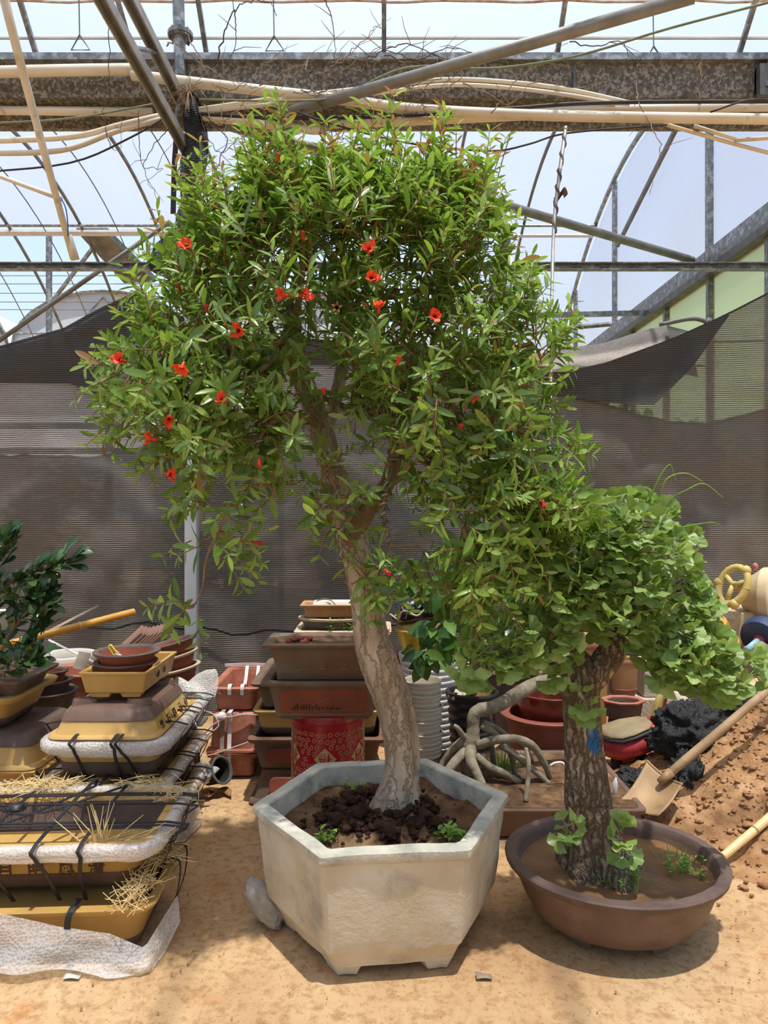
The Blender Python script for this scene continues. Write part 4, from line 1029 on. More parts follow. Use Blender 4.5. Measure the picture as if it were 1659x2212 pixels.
# clumps of foliage: x, y, half width, half height in photo px, depth, half depth in m, number of shoots, style
CL = [
 (735, 370, 150, 80, 2.62, .30, 58, 'top'), (860, 400, 130, 80, 2.62, .30, 52, 'top'), (985, 430, 80, 80, 2.60, .25, 30, 'top'), (1035, 400, 45, 45, 2.58, .2, 12, 'top'), (570, 350, 40, 40, 2.58, .2, 9, 'top'), (620, 400, 80, 60, 2.60, .25, 26, 'top'),
 (490, 470, 70, 70, 2.58, .25, 26, 'top'), (420, 510, 55, 80, 2.56, .2, 20, 'top'), (740, 480, 190, 80, 2.58, .42, 80, 'mid'), (920, 510, 130, 90, 2.58, .38, 62, 'mid'),
 (570, 510, 120, 80, 2.58, .38, 56, 'mid'), (1000, 590, 95, 90, 2.56, .3, 42, 'mid'), (470, 600, 100, 70, 2.54, .3, 46, 'mid'), (640, 620, 130, 80, 2.56, .4, 56, 'mid'),
 (840, 630, 150, 80, 2.56, .4, 62, 'mid'), (1060, 680, 80, 80, 2.52, .25, 30, 'mid'), (1140, 760, 60, 70, 2.46, .2, 26, 'mid'), (380, 720, 90, 60, 2.4, .25, 46, 'mid'),
 (500, 740, 110, 70, 2.45, .3, 50, 'mid'), (330, 800, 85, 60, 2.36, .2, 48, 'low'), (450, 850, 110, 70, 2.38, .25, 66, 'low'), (320, 890, 65, 50, 2.34, .15, 24, 'low'),
 (575, 830, 75, 60, 2.45, .25, 24, 'low'), (740, 770, 90, 60, 2.46, .2, 20, 'low'), (850, 760, 120, 80, 2.48, .3, 48, 'mid'), (980, 740, 110, 80, 2.48, .3, 48, 'mid'),
 (960, 850, 130, 70, 2.44, .28, 54, 'low'), (1090, 840, 90, 70, 2.42, .2, 42, 'low'), (1110, 930, 80, 50, 2.42, .18, 28, 'low'), (820, 860, 70, 50, 2.46, .2, 18, 'low'),
 (400, 955, 95, 45, 2.34, .18, 30, 'low'), (520, 930, 70, 40, 2.36, .15, 18, 'low'), (590, 955, 50, 30, 2.38, .15, 10, 'low'), (470, 1100, 60, 30, 2.32, .08, 9, 'low'),
 (460, 1160, 50, 40, 2.31, .08, 9, 'low'), (420, 1308, 35, 12, 2.31, .04, 3, 'low'), (545, 1172, 12, 12, 2.31, .03, 1, 'low'), (720, 1085, 40, 35, 2.42, .1, 11, 'low'), (690, 1030, 40, 30, 2.42, .1, 8, 'low'),
 (600, 1070, 35, 35, 2.4, .1, 5, 'low'), (900, 990, 70, 60, 2.42, .15, 18, 'low'), (860, 1180, 60, 60, 2.42, .1, 11, 'low'), (790, 1245, 40, 30, 2.42, .08, 8, 'low'),
 (1020, 1010, 80, 40, 2.40, .15, 18, 'low'), (1130, 1040, 80, 50, 2.38, .15, 36, 'pale'), (1050, 1110, 90, 50, 2.34, .14, 36, 'pale'), (1180, 1090, 70, 45, 2.36, .12, 30, 'pale'),
 (1010, 1190, 55, 50, 2.33, .1, 18, 'pale'), (1080, 1200, 60, 45, 2.33, .1, 18, 'pale'), (1055, 1270, 50, 40, 2.33, .08, 12, 'pale'), (1230, 965, 18, 12, 2.45, .03, 2, 'low'), (970, 1280, 40, 40, 2.36, .08, 8, 'low'),
]
for (cx_, cy_, rx, ry, Yc, hd, ns, st) in CL:
    for k in range(int(ns * (0.9 if st == 'mid' else 1.0))):
        v = rv(); v = v * (v.length ** -0.35)
        Y_ = Yc + v.y * hd; b0 = W(cx_ + v.x * rx, cy_ + (80 if st == 'top' else 0) - v.z * ry, Y_)
        out = Vector((v.x, v.y * .8, v.z))
        if st == 'top':
            d = UP * 1.3 + out * .55 + rv() * .35; ln = random.uniform(.10, .24) * (1.15 if v.z > 0 else .9); shoot(b0, d, ln, .082, .1, red=.35 if v.z > .1 else .1, pale=.3, step=.022)
        elif st == 'mid':
            d = UP * .75 + out * .8 + rv() * .6; shoot(b0, d, random.uniform(.08, .19), .084, -.05, red=.08, pale=.22, step=.022)
        elif st == 'low':
            d = UP * -.05 + out * .9 + rv() * .8; shoot(b0, d, random.uniform(.06, .16), .080, -.3, red=.04, pale=.38, whorl=3 if random.random() < .4 else 2, step=.024)
        else:
            d = UP * -.1 + out * .7 + rv() * .7 + Vector((.4, 0, 0)); shoot(b0, d, random.uniform(.07, .19), .082, -.35, red=.04, pale=.8, step=.022)
    # a few twigs that carry the clump
    for k in range(max(1, ns // 14)):
        v = rv(); a = W(cx_, cy_, Yc); b_ = W(cx_ + v.x * rx, cy_ - v.z * ry, Yc + v.y * hd)
        best = min((Vector(q[:3]) for br in BR for q in br), key=lambda q: (q - a).length)
        path = smooth_path([best, best.lerp(a, .6) + rv() * .03, a.lerp(b_, .4), b_], 5)
        tw_mb.tube([Vector(p_) - T0 for p_ in path], [.006 - .004 * i / len(path) for i in range(len(path))], 5)
obj('twigs', tw_mb, 'twig_young', tree, True, kind='stuff')
PL.finish(tree, T0)
# flowers and buds
def flower(px, py, Y_, d, s_=1.0, kind='open'):
    p_ = W(px, py, Y_); d = Vector(d).normalized()
    M = face_matrix(p_ - T0, d.orthogonal(), d.cross(d.orthogonal()))
    cm = MB(); prof = [(0, .004), (.006, .006), (.014, .0068), (.022, .0055), (.028, .0075)]
    cm.loft([[Vector((math.cos(2 * PI * j / 8) * r_ * s_, math.sin(2 * PI * j / 8) * r_ * s_, z * s_)) for j in range(8)] for z, r_ in prof], True, kind == 'bud')
    f_ = obj('flower' if kind != 'bud' else 'flower_bud', cm.xform(M), 'calyx' if kind != 'dry' else 'calyx_dry', tree, True)
    if kind == 'open':
        for k in range(6):
            a = 2 * PI * k / 6 + random.uniform(-.2, .2); L_ = random.uniform(.024, .034) * s_; sp = random.uniform(.35, .9)
            def fn(u, v, a=a, L_=L_, sp=sp):
                w_ = (u - .5) * .030 * s_ * math.sin(PI * (.15 + .75 * v)); r_ = .005 + L_ * sp * v; z = .024 * s_ + L_ * v * (1 - .35 * v) + .004 * math.sin(u * 9 + v * 5)
                return (math.cos(a) * r_ - math.sin(a) * w_, math.sin(a) * r_ + math.cos(a) * w_, z)
            obj('petal', MB().grid(fn, 4, 4).xform(M), 'flower', f_, True)
    else:
        for k in range(5):
            a = 2 * PI * k / 5; c_ = Vector((math.cos(a) * .007, math.sin(a) * .007, .026)) * s_; e = Vector((math.cos(a) * (.014 if kind == 'dry' else .003), math.sin(a) * (.014 if kind == 'dry' else .003), .036)) * s_
            obj('sepal', MB().tube([c_, e], [.004 * s_, .0008], 5).xform(M), 'calyx' if kind != 'dry' else 'calyx_dry', f_, True)
    if kind == 'bud': pass
for a in [(410, 540, 2.24, (-.2, -1, .3)), (797, 549, 2.14, (0, -1, .4)), (800, 608, 2.14, (.2, -1, .2)), (626, 640, 2.14, (-1, -.6, 0)), (645, 640, 2.15, (1, -.6, .1)), (818, 678, 2.12, (0, -.6, .9)), (523, 712, 2.12, (-.3, -.8, -.3)), (398, 782, 2.10, (-.2, -.6, -.9)),
          (272, 783, 2.14, (-.5, -1, .2)), (488, 872, 2.10, (-.3, -.8, .4)), (366, 896, 2.12, (.2, -.7, -.7)), (340, 950, 2.14, (-1, -.5, .2)), (354, 1022, 2.14, (1, -.4, -.2)), (935, 690, 2.14, (.2, -1, .2))]:
    flower(*a, s_=.82)
for a in [(598, 352, 2.3, (.2, -.3, .8)), (560, 990, 2.2, (0, -.2, -1)), (548, 1173, 2.3, (1, -.2, 0)), (828, 1230, 2.32, (.8, -.4, -.5)), (1172, 1078, 2.2, (.1, -.4, -1)), (392, 628, 2.3, (-.2, -.8, .3)), (446, 672, 2.15, (.2, -.8, .3)), (655, 520, 2.2, (0, -.8, .8)), (700, 850, 2.2, (0, -.8, .3)), (858, 788, 2.15, (.2, -.6, .6)), (994, 926, 2.2, (0, -.8, .2)), (1020, 870, 2.18, (.3, -.5, .4)), (1118, 890, 2.2, (0, -.5, .7))]:
    flower(*a, s_=.85, kind='bud')
flower(729, 666, 2.14, (0, -1, -.2), 1.2, 'dry')

# ================================================================== GINKGO IN ITS BROWN BOWL
BC = Vector((0.83, 2.60, 0))
bowl = pot('bowl_planter', 'wide oval brown ceramic bowl planter holding the ginkgo', BC, .393, .352, .245, shape='round', taper=.62, p=.42, rim_w=.026, rim_h=.028, th=.02, body='brown_clay', rim='dark_brown', foot=.028, foot_w=.14, feet=4, fill='mud', fill_z=.78, cat='planter', foot_mat='brown_clay')
K0 = Vector((BC.x - .03, 2.58, .19))
gk = thing('ginkgo_tree', 'short thick ginkgo tree with furrowed bark and fan leaves', 'tree', K0)
YG = 2.58
bark('bark_ginkgo', (136, 118, 98), (170, 150, 126), (204, 184, 158), (1, 1, .5), 30, 0.8, crack=(46, .24, .045, .30, (106, 88, 70), 0.010), paint=(tuple(W(1287, 1602, YG - .075) - K0), .058, (52, 124, 180)))
def gk_fn(a, t, p_, r_):
    v = abs(noise.noise((p_.x * 42, p_.y * 42, p_.z * 11))); v2 = abs(noise.noise((p_.x * 80 + 3, p_.y * 80, p_.z * 34)))
    f_ = 1 - .10 * max(0, 1 - v / .16) - .04 * max(0, 1 - v2 / .12) + .06 * noise.noise(p_ * 9)
    if p_.z < .36: f_ += .13 * max(0, .36 - p_.z) / .16 * (.4 + math.sin(a * 5 + 1))
    return f_
gt = [(1292, 1900, YG, 190), (1290, 1878, YG, 166), (1284, 1845, YG, 132), (1278, 1800, YG, 112), (1272, 1740, YG, 100), (1266, 1680, YG, 92), (1261, 1620, YG, 86), (1258, 1560, YG, 82), (1254, 1500, YG, 80), (1250, 1455, YG, 78), (1248, 1425, YG, 62), (1246, 1405, YG, 30)]
obj('trunk', bark_tube(px_tube(gt), K0, 84, 12, gk_fn), 'bark_ginkgo', gk, True)
GB = []
def gbranch(pts, n=22, m_='bark_ginkgo', fn=gk_fn):
    q = px_tube(pts); GB.append(q); obj('branch', bark_tube(q, K0, n, 8, fn), m_, gk, True)
gbranch([(1262, 1490, YG, 56), (1290, 1450, YG - .01, 62), (1322, 1410, YG - .01, 60), (1345, 1375, YG, 50), (1362, 1335, YG + .02, 34), (1372, 1280, YG + .04, 24), (1375, 1200, YG + .04, 12)], 48)
gbranch([(1240, 1440, YG, 40), (1232, 1395, YG, 30), (1228, 1340, YG, 26), (1226, 1290, YG, 18), (1222, 1230, YG, 10)], 24)
for pts in ([(1235, 1400, YG, 18), (1190, 1415, YG - .08, 13), (1130, 1420, YG - .14, 10), (1070, 1425, YG - .18, 7), (1020, 1440, YG - .2, 4)],
            [(1345, 1375, YG, 24), (1400, 1370, YG - .08, 18), (1450, 1390, YG - .13, 14), (1510, 1425, YG - .16, 10), (1570, 1460, YG - .18, 6)],
            [(1365, 1320, YG, 18), (1420, 1290, YG - .1, 12), (1470, 1300, YG - .15, 7)], [(1370, 1270, YG, 16), (1330, 1210, YG - .12, 9), (1290, 1180, YG - .16, 5)],
            [(1226, 1320, YG, 14), (1190, 1260, YG - .1, 9), (1150, 1220, YG - .14, 5)], [(1372, 1240, YG, 12), (1420, 1180, YG + .05, 8), (1450, 1120, YG, 4)], [(1224, 1280, YG, 12), (1270, 1220, YG - .1, 8), (1320, 1140, YG - .08, 4)]):
    gbranch(pts, 8, 'twig', br_fn)
GL = Leaves('ginkgo', ['leaf_ginkgo']); gtw = MB()
GCL = [(1330, 1135, 130, 50, YG - .02, .24, 42), (1410, 1190, 100, 70, YG - .04, .24, 42), (1270, 1210, 120, 60, YG - .06, .24, 42), (1370, 1270, 140, 70, YG - .08, .22, 52), (1240, 1290, 90, 50, YG - .08, .2, 26),
       (1180, 1230, 70, 45, YG - .06, .16, 16), (1330, 1330, 110, 40, YG - .1, .18, 26), (1130, 1385, 110, 45, YG - .16, .12, 30), (1050, 1420, 60, 35, YG - .2, .1, 15), (1440, 1370, 70, 50, YG - .12, .16, 24),
       (1500, 1420, 70, 45, YG - .16, .12, 22), (1570, 1455, 60, 40, YG - .18, .1, 17), (1462, 1440, 36, 36, YG - .16, .08, 10), (1480, 1310, 45, 60, YG - .08, .12, 15), (1190, 1430, 45, 25, YG - .12, .08, 8), (1272, 1515, 16, 18, YG - .09, .02, 3), (1222, 1790, 8, 10, YG - .13, .02, 2), (1345, 1815, 14, 20, YG - .16, .02, 3)]
for (cx_, cy_, rx, ry, Yc, hd, ns) in GCL:
    for k in range(ns):
        v = rv(); v = v * (v.length ** -0.35)
        c_ = W(cx_ + v.x * rx, cy_ - v.z * ry, Yc + v.y * hd); out = Vector((v.x * .6, v.y * .8 - .35, v.z * .6))
        gtw.tube([c_ - K0 - out * .03 - rv() * .02, c_ - K0], [.004, .003], 5)
        for j in range(random.randint(4, 6)):
            d = out * .7 + rv() * .9 + Vector((0, -.1, .05)); L_ = random.uniform(.055, .085)
            GL.put(c_, d, UP * .9 + Vector((0, -.75, 0)) + rv() * .45, L_)
for q in GB[2:]:
    pass
obj('spur_twigs', gtw, 'twig', gk, True, kind='stuff')
GL.finish(gk, K0)
# climbing tendrils on top of the ginkgo
for i, pts in enumerate(([(1400, 1085, 2.5), (1425, 1030, 2.48), (1445, 1004, 2.47), (1453, 1015, 2.47), (1460, 1040, 2.47)], [(1425, 1075, 2.5), (1440, 1035, 2.47), (1480, 1022, 2.46), (1518, 1040, 2.46)], [(1440, 1080, 2.5), (1480, 1060, 2.46), (1520, 1045, 2.45), (1562, 1075, 2.45)], [(1470, 1140, 2.45), (1510, 1132, 2.44), (1545, 1130, 2.44), (1564, 1145, 2.44)], [(1195, 1040, 2.4), (1215, 1015, 2.38), (1235, 1018, 2.38), (1250, 1035, 2.38)])):
    q = [Vector(p_) for p_ in smooth_path([W(*p_) for p_ in pts], 7)]; mb = MB().tube(q, [.003 - .0018 * k / len(q) for k in range(len(q))], 5)
    t = tag(obj('tendril', mb, 'leaf_weed', None, True), 'thin pale green climbing tendril curling out over the ginkgo', 'vine', 'tendrils over the ginkgo')

# weeds
def weed(label, c_, n_, s_, kind='oval', m_='leaf_weed', spread=.05, hgt=.04, cat='weed', group=None):
    c_ = Vector(c_); LV = Leaves(kind, [m_]); t = thing('grass_tuft' if kind == 'blade' else 'weed', label, cat, c_, 0, group); sm = MB()
    for k in range(n_):
        a = random.uniform(0, 2 * PI); r_ = random.uniform(0, spread) ; b0 = c_ + Vector((math.cos(a) * r_, math.sin(a) * r_, 0))
        if kind == 'blade':
            LV.put(b0, Vector((math.cos(a) * .5, math.sin(a) * .5, random.uniform(.5, 1.2))), Vector((math.cos(a), math.sin(a), .5)), s_ * random.uniform(.5, 1.2))
        else:
            h_ = random.uniform(.2, 1) * hgt; sm.tube([b0 - c_, b0 - c_ + Vector((0, 0, h_))], .0012, 4)
            for j in range(3):
                aa = a + j * 2.1; LV.put(b0 + Vector((0, 0, h_ * (.5 + j * .25))), Vector((math.cos(aa), math.sin(aa), random.uniform(.1, .6))), UP, s_ * random.uniform(.6, 1.2))
    if sm.v: obj('stems', sm, m_, t, kind='stuff')
    LV.finish(t, c_, limit=0, rest='leaves' if kind != 'blade' else 'blades')
weed('leafy green weed clump by the fallen blossom in concrete planter', G(975, 1815, .37), 14, .034, spread=.05, hgt=.05)
weed('small weed sprig in a front corner of concrete planter', G(707, 1818, .37), 7, .03, spread=.035, hgt=.04)
weed('tiny weed sprouts at the back of the concrete planter', G(760, 1702, .36), 9, .018, spread=.06, hgt=.03)
weed('weedy fringe along the back wall inside concrete planter', G(720, 1672, .36), 10, .014, spread=.09, hgt=.02)
weed('bright weed patch at the ginkgo foot', G(1270, 1885, .2), 26, .018, spread=.06, hgt=.05)
weed('low weed patch spreading before the ginkgo foot', G(1330, 1900, .2), 30, .016, spread=.09, hgt=.035)
weed('fine grass tuft before the ginkgo foot', G(1355, 1915, .2), 60, .07, 'blade', 'grass', spread=.07, cat='grass')
weed('fine grass tuft by the bowl rim away from ginkgo foot', G(1470, 1870, .2), 50, .055, 'blade', 'grass', spread=.09, cat='grass')
weed('weed clump by the bowl rim away from ginkgo foot', G(1478, 1878, .2), 24, .018, spread=.08, hgt=.05)
weed('dark green weed hugging the shaded side of ginkgo foot', G(1215, 1860, .2), 10, .02, m_='leaf_mid', spread=.03, hgt=.05)

# ================================================================== PACKING: bubble wrap, straps, straw
def wrap_rim(t, hx_, hy_, z, r_=.03, rc=.06, hang=1.3, seed=0):
    base = ring('rect', hx_, hy_, z, rc, 7); path = []
    for i, v in enumerate(base):
        w_ = base[(i + 1) % len(base)]; k = max(1, int((w_ - v).length / .035))
        path += [v.lerp(w_, j / k) for j in range(k)]
    rings = []; n_ = len(path); sec = 12
    for i, v in enumerate(path):
        d = (path[(i + 1) % n_] - path[i - 1]).normalized(); o = Vector((d.y, -d.x, 0)); rg = []
        for j in range(sec):
            a = 2 * PI * j / sec; rr = r_ * (1 + .22 * noise.noise(v * 9 + Vector((seed, j * .4, 0))) + .10 * noise.noise(v * 40 + Vector((j, seed, 0))))
            hz = hang if math.sin(a) < 0 else .75
            rg.append(v + o * math.cos(a) * rr + Vector((0, 0, math.sin(a) * rr * hz)))
        rings.append(rg)
    rings.append(rings[0])
    return obj('bubble_wrap', MB().loft(rings), 'bubble_wrap', t, True)
def strap(t, pts, side, w_=.013, m_='strap_black', th_=.003):
    return obj('strap', MB().ribbon([Vector(p_) for p_ in smooth_path(pts, 3)] if len(pts) > 2 else pts, side, w_, th_), m_, t)
def strap_over(t, x, hy_, H_, by, out=.035, low=0.0, lean=0.0, top=True):
    """a strap tied round a pot crosswise: down the front, over the top, down the back"""
    pts_ = [(x + lean, -by, low), (x + lean * .6, -(hy_ + out * .6), H_ * .62), (x, -(hy_ + out), H_ - .02), (x, -(hy_ + out * .55), H_ + out * .75)]
    pts_ += [(x, hy_ + out * .5, H_ + out * .75), (x, hy_ + out, H_ - .02), (x, by, low)]
    return strap(t, pts_, (1, 0, 0))
def strap_along(t, y, hx_, H_, bx, out=.035, low=0.0, lean=0.0):
    pts_ = [(-bx, y, low), (-(hx_ + out), y, H_ - .02), (-(hx_ + out * .5), y, H_ + out * .75), (hx_ + out * .5, y, H_ + out * .75), (hx_ + out, y, H_ - .02), (hx_ + out * .3, y + lean, H_ * .5), (bx, y + lean, low)]
    return strap(t, pts_, (0, 1, 0))
def straw(label, pts_, n_, ln=.12, spread=.05, flat=.25, group='straw packing'):
    mb = MB()
    for k in range(n_):
        c_ = Vector(random.choice(pts_)) + Vector((random.gauss(0, spread), random.gauss(0, spread * .6), abs(random.gauss(0, spread * .25))))
        a = random.uniform(0, PI); d = Vector((math.cos(a), math.sin(a) * .7, random.uniform(-.3, 1) * flat)).normalized() * random.uniform(.4, 1) * ln
        mb.tube([c_ - d / 2, c_ + rv() * .008, c_ + d / 2], [.0011, .0015, .0009], 4)
    return tag(obj('straw', mb, 'straw', None, kind='stuff'), label, 'straw', group)
def letters(t, s, origin, right, up, size, m_, bold=0.0, name='carved_character', gap=None):
    """each character a mesh of its own, spread along the face from origin"""
    r_ = Vector(right).normalized(); n_ = len(s); g = gap or size * 1.15
    for i, ch in enumerate(s):
        mb = text_mb(ch, size, .0012, bold)
        obj(name, mb.xform(face_matrix(Vector(origin) + r_ * g * (i - (n_ - 1) / 2), right, up)), m_, t)

# ================================================================== LEFT FRONT STACK
a = pot('rectangular_planter', 'bottom yellow planter under the lettered one, draped in bubble wrap', (-1.20, 2.57, 0), .44, .25, .19, rz=math.radians(3), taper=.86, p=1.3, rim_w=.02, rim_h=.024, r=.07, band='dark_brown', band_h=.05)
inn = MB().loft([ring('rect', .36, .20, .150, .05), ring('rect', .385, .215, .176, .05), ring('rect', .375, .205, .182, .05), ring('rect', .33, .17, .16, .05)], True, True)
obj('inner_ledge', inn, 'yellow_clay', a, 'auto')
strap(a, [(.17, -.22, .01), (.17, -.262, .14), (.18, -.262, .195), (.185, -.20, .205)], (1, 0, 0), .02)
strap(a, [(.40, .05, .215), (.455, .05, .20), (.45, .05, .1), (.42, .05, .01)], (0, 1, 0), .014)
strap(a, [(.40, .16, .215), (.455, .16, .20), (.45, .16, .1), (.42, .16, .01)], (0, 1, 0), .014)
def sheet(u, v):
    x = -.46 + 1.02 * u; w_ = noise.noise((u * 5, v * 2, 3)); e = np.interp(u, [0, .25, .42, .55, .72, .86, 1], [.0, .01, .03, .03, .012, -.03, .05])
    z0_ = np.interp(u, [0, .4, .5, .59, .75, .85, 1], [.2, .2, .175, .15, .122, .075, .12])
    z = z0_ + (e - z0_) * v
    y = -.262 - .030 * v * (1 + w_) - .012 * math.sin(u * 23 + v * 3) * v + (.0 if u < .86 else (u - .86) * 1.6)
    if u > .86: x = -.46 + 1.02 * .86 + (u - .86) * .35 + .02 * v
    return (x, y, max(z, .004))
sh = obj('bubble_wrap', MB().grid(sheet, 60, 14), 'bubble_wrap', a, True)

b2 = pot('rectangular_planter', 'yellow planter with carved poem, rim rolled in bubble wrap and black straps', (-1.21, 2.60, .185), .44, .245, .195, rz=math.radians(3), taper=.80, p=.85, rim_w=.025, rim_h=.024, r=.075, band='dark_brown', band_h=.075, inner='dark_brown', rim='yellow_clay')
wrap_rim(b2, .445, .25, .186, .026, .08, 1.5, 1)
for x, ln in ((-.30, .06), (-.12, .09), (.07, .05), (.215, -.01)): strap_over(b2, x, .245, .195, .2, .032, .0, ln)
for y in (-.15, -.125, .03, .11, .125): strap_along(b2, y, .44, .195, .37, .034)
strap(b2, [(-.20, -.22, .226), (-.05, -.05, .222), (.10, .2, .226)], (1, -.5, 0), .014)
strap(b2, [(-.30, .2, .226), (-.16, .0, .222), (.0, -.03, .224), (.22, .2, .226)], (1, .5, 0), .014)
obj('strap_knot', lump(MB(), (-.115, .005, .225), (.035, .03, .016), 4, 10, 8, .6), 'strap_black', b2, True)
# carved poem on the front face (right to left reading, as cast)
for i, ch in enumerate('清風明月自'):
    x = .245 - i * .098; mb = text_mb(ch, .056, .0015, .0012)
    obj('carved_character', mb.xform(face_matrix((x, -.2185, .112), (1, 0, 0), (0, -.16, 1))), 'carving', b2)
straw('straw tuft spilling over the lettered planter corner', [(-.86, 2.80, .40), (-.82, 2.74, .40), (-.95, 2.84, .40)], 110, .13, .05)
straw('straw heap lying on wrapped rim above the strap knot', [(-1.36, 2.80, .41), (-1.45, 2.78, .41), (-1.28, 2.82, .41)], 130, .12, .045)
st = MB()
for k in range(46):
    c_ = W(218 + random.gauss(0, 8), 1838, 2.40); d = Vector((random.gauss(0, .45), random.uniform(-.15, .3), random.uniform(.3, 1))).normalized() * random.uniform(.06, .17)
    if k > 16: c_ = W(random.uniform(215, 320), random.uniform(1812, 1836), 2.43); d = Vector((random.uniform(.4, 1), random.uniform(-.2, .3), random.uniform(-.05, .35))).normalized() * random.uniform(.06, .14)
    st.tube([c_, c_ + d * .5 + rv() * .006, c_ + d], [.0022, .0018, .0010], 4)
tag(obj('straw', st, 'straw', None, kind='stuff'), 'straw spray standing up from the lettered planter front', 'straw', 'straw packing')
straw('straw caught between the two front planters', [W(290, 1925, 2.36), W(310, 1900, 2.40), W(280, 1945, 2.33), W(330, 1860, 2.5)], 90, .12, .025, .8)
straw('straw poking from the lower wrapped planter side', [W(350, 1830, 2.6), W(365, 1850, 2.55)], 26, .13, .03, .4)

# ================================================================== LEFT MIDDLE STACK (long planters laid in depth)
ZS = [0, .175]
low = pot('rectangular_planter', 'lowest yellow planter of the wrapped middle stack', (-1.165, 3.31, 0), .25, .36, .18, taper=.84, rim_w=.02, r=.06, band='dark_brown', band_h=.06)
wrap_rim(low, .252, .362, .168, .026, .07, 1.5, 2)
for y in (-.22, -.05, .12, .27): strap_along(low, y, .25, .18, .21, .034)
def flap(u, v): return (.262 + .03 * v + .015 * math.sin(u * 9) * v, -.36 + .5 * u, .16 - .155 * v + .03 * math.sin(u * 6) * v * (1 - v))
obj('bubble_wrap', MB().grid(flap, 24, 8), 'bubble_wrap', low, True)
mid = pot('rectangular_planter', 'second yellow planter up in the wrapped middle stack', (-1.165, 3.31, .183), .25, .36, .17, taper=.84, rim_w=.02, r=.06, band='dark_brown', band_h=.06)
wrap_rim(mid, .252, .362, .155, .028, .07, 1.4, 3)
for y in (-.24, -.06, -.02, .16, .3): strap_along(mid, y, .25, .17, .21, .036)
for x in (-.12, .02, .1): strap_over(mid, x, .36, .17, .3, .034)
up_ = pot('rectangular_planter', 'bubble wrapped yellow planter directly under the upturned one', (-1.155, 3.31, .358), .24, .35, .175, taper=.86, p=.8, rim_w=.02, r=.06, band='dark_brown', band_h=.075)
wrap_rim(up_, .243, .355, .158, .034, .07, 1.3, 4)
for x, l_ in ((-.10, .02), (.065, 0), (.085, .05)): strap_over(up_, x, .35, .175, .3, .040, 0, l_)
for y in (-.18, .0, .06, .2, .3): strap_along(up_, y, .24, .175, .2, .04, 0, -.03)
letters(up_, '香山', (.2275, -.05, .12), (0, 1, 0), (.1, 0, 1), .05, 'carving_dark', gap=.12)
def hood(u, v): return (.10 + .20 * u + .02 * math.sin(v * 7), .30 + .14 * v, .17 + .09 * math.sin(PI * v) + .03 * math.sin(u * 5 + v * 6) + .02 * u)
obj('bubble_wrap', MB().grid(hood, 12, 12), 'bubble_wrap', up_, True)
straw('straw tuft under the wrap behind the upturned planter', [(-.98, 3.66, .55)], 40, .1, .03)
straw('straw bed between the wrapped middle planters', [(-1.30, 2.98, .355), (-1.2, 2.96, .355), (-1.0, 2.96, .355)], 70, .10, .05)
inv_ = pot('rectangular_planter', 'upturned yellow planter with brown base and carved side', (-1.155, 3.235, .545), .235, .30, .118, taper=.80, p=1.6, rim_w=.014, rim_h=.014, r=.06, band='brown_clay', band_h=.052, inverted=True)
for sx in (1, -1):
    for sy in (1, -1):
        fb = MB(); fb.loft([ring('rect', .052, .034, .112, .015), ring('rect', .046, .028, .136, .012), ring('rect', .03, .014, .137, .01)], True, True)
        fb.xform(Matrix.Translation((sx * .115, sy * .165, 0)) @ Matrix.Rotation(sx * sy * .5, 4, 'Z')); obj('foot', fb, 'brown_clay', inv_, 'auto')
# characters run down the right-hand side
for i, ch in enumerate('竹石图云心'):
    mb = text_mb(ch, .040, .0012, .0006)
    obj('carved_character', mb.xform(face_matrix((.222, -.19 + i * .088, .032), (0, 1, 0), (-.45, 0, 1))), 'carving_dark', inv_)
tr = pot('tray_planter', 'small yellow rectangular planter on the upturned one', (-1.14, 3.255, .686), .145, .225, .112, taper=.86, rim_w=.004, rim_h=.012, th=.014, r=.008, foot=.016, foot_w=.09)
letters(tr, '山水', (.137, .0, .065), (0, 1, 0), (.14, 0, 1), .035, 'carving', gap=.09)
rb1 = pot('round_bowl', 'lower round brown bowl nested in the small yellow planter', (-1.14, 3.19, .742), .138, .138, .075, shape='round', taper=.72, p=.8, rim_w=.014, rim_h=.012, th=.012, body='red_panel', rim='dark_brown')
rb2 = pot('round_bowl', 'top round brown bowl with a yellow cord inside', (-1.135, 3.19, .785), .145, .145, .078, shape='round', taper=.72, p=.8, rim_w=.016, rim_h=.013, th=.012, body='red_panel', rim='dark_brown')
cc = thing('cord_loop', 'yellow cord loop with a grey tassel in top bowl', 'cord', (-1.16, 3.12, .83))
obj('loop', MB().tube([Vector(p_) for p_ in smooth_path([(.01, 0, 0), (-.012, 0, .03), (-.028, 0, .06), (-.018, 0, .065), (-.004, 0, .045), (.008, 0, .035), (.014, 0, .03)], 4)], .005, 6), 'yellow_glaze', cc, True)
obj('tassel', MB().tube([(.0, 0, .03), (.02, 0, .02), (.05, -.0, -.0)], [.008, .008, .004], 6), 'pale_glaze', cc, True)

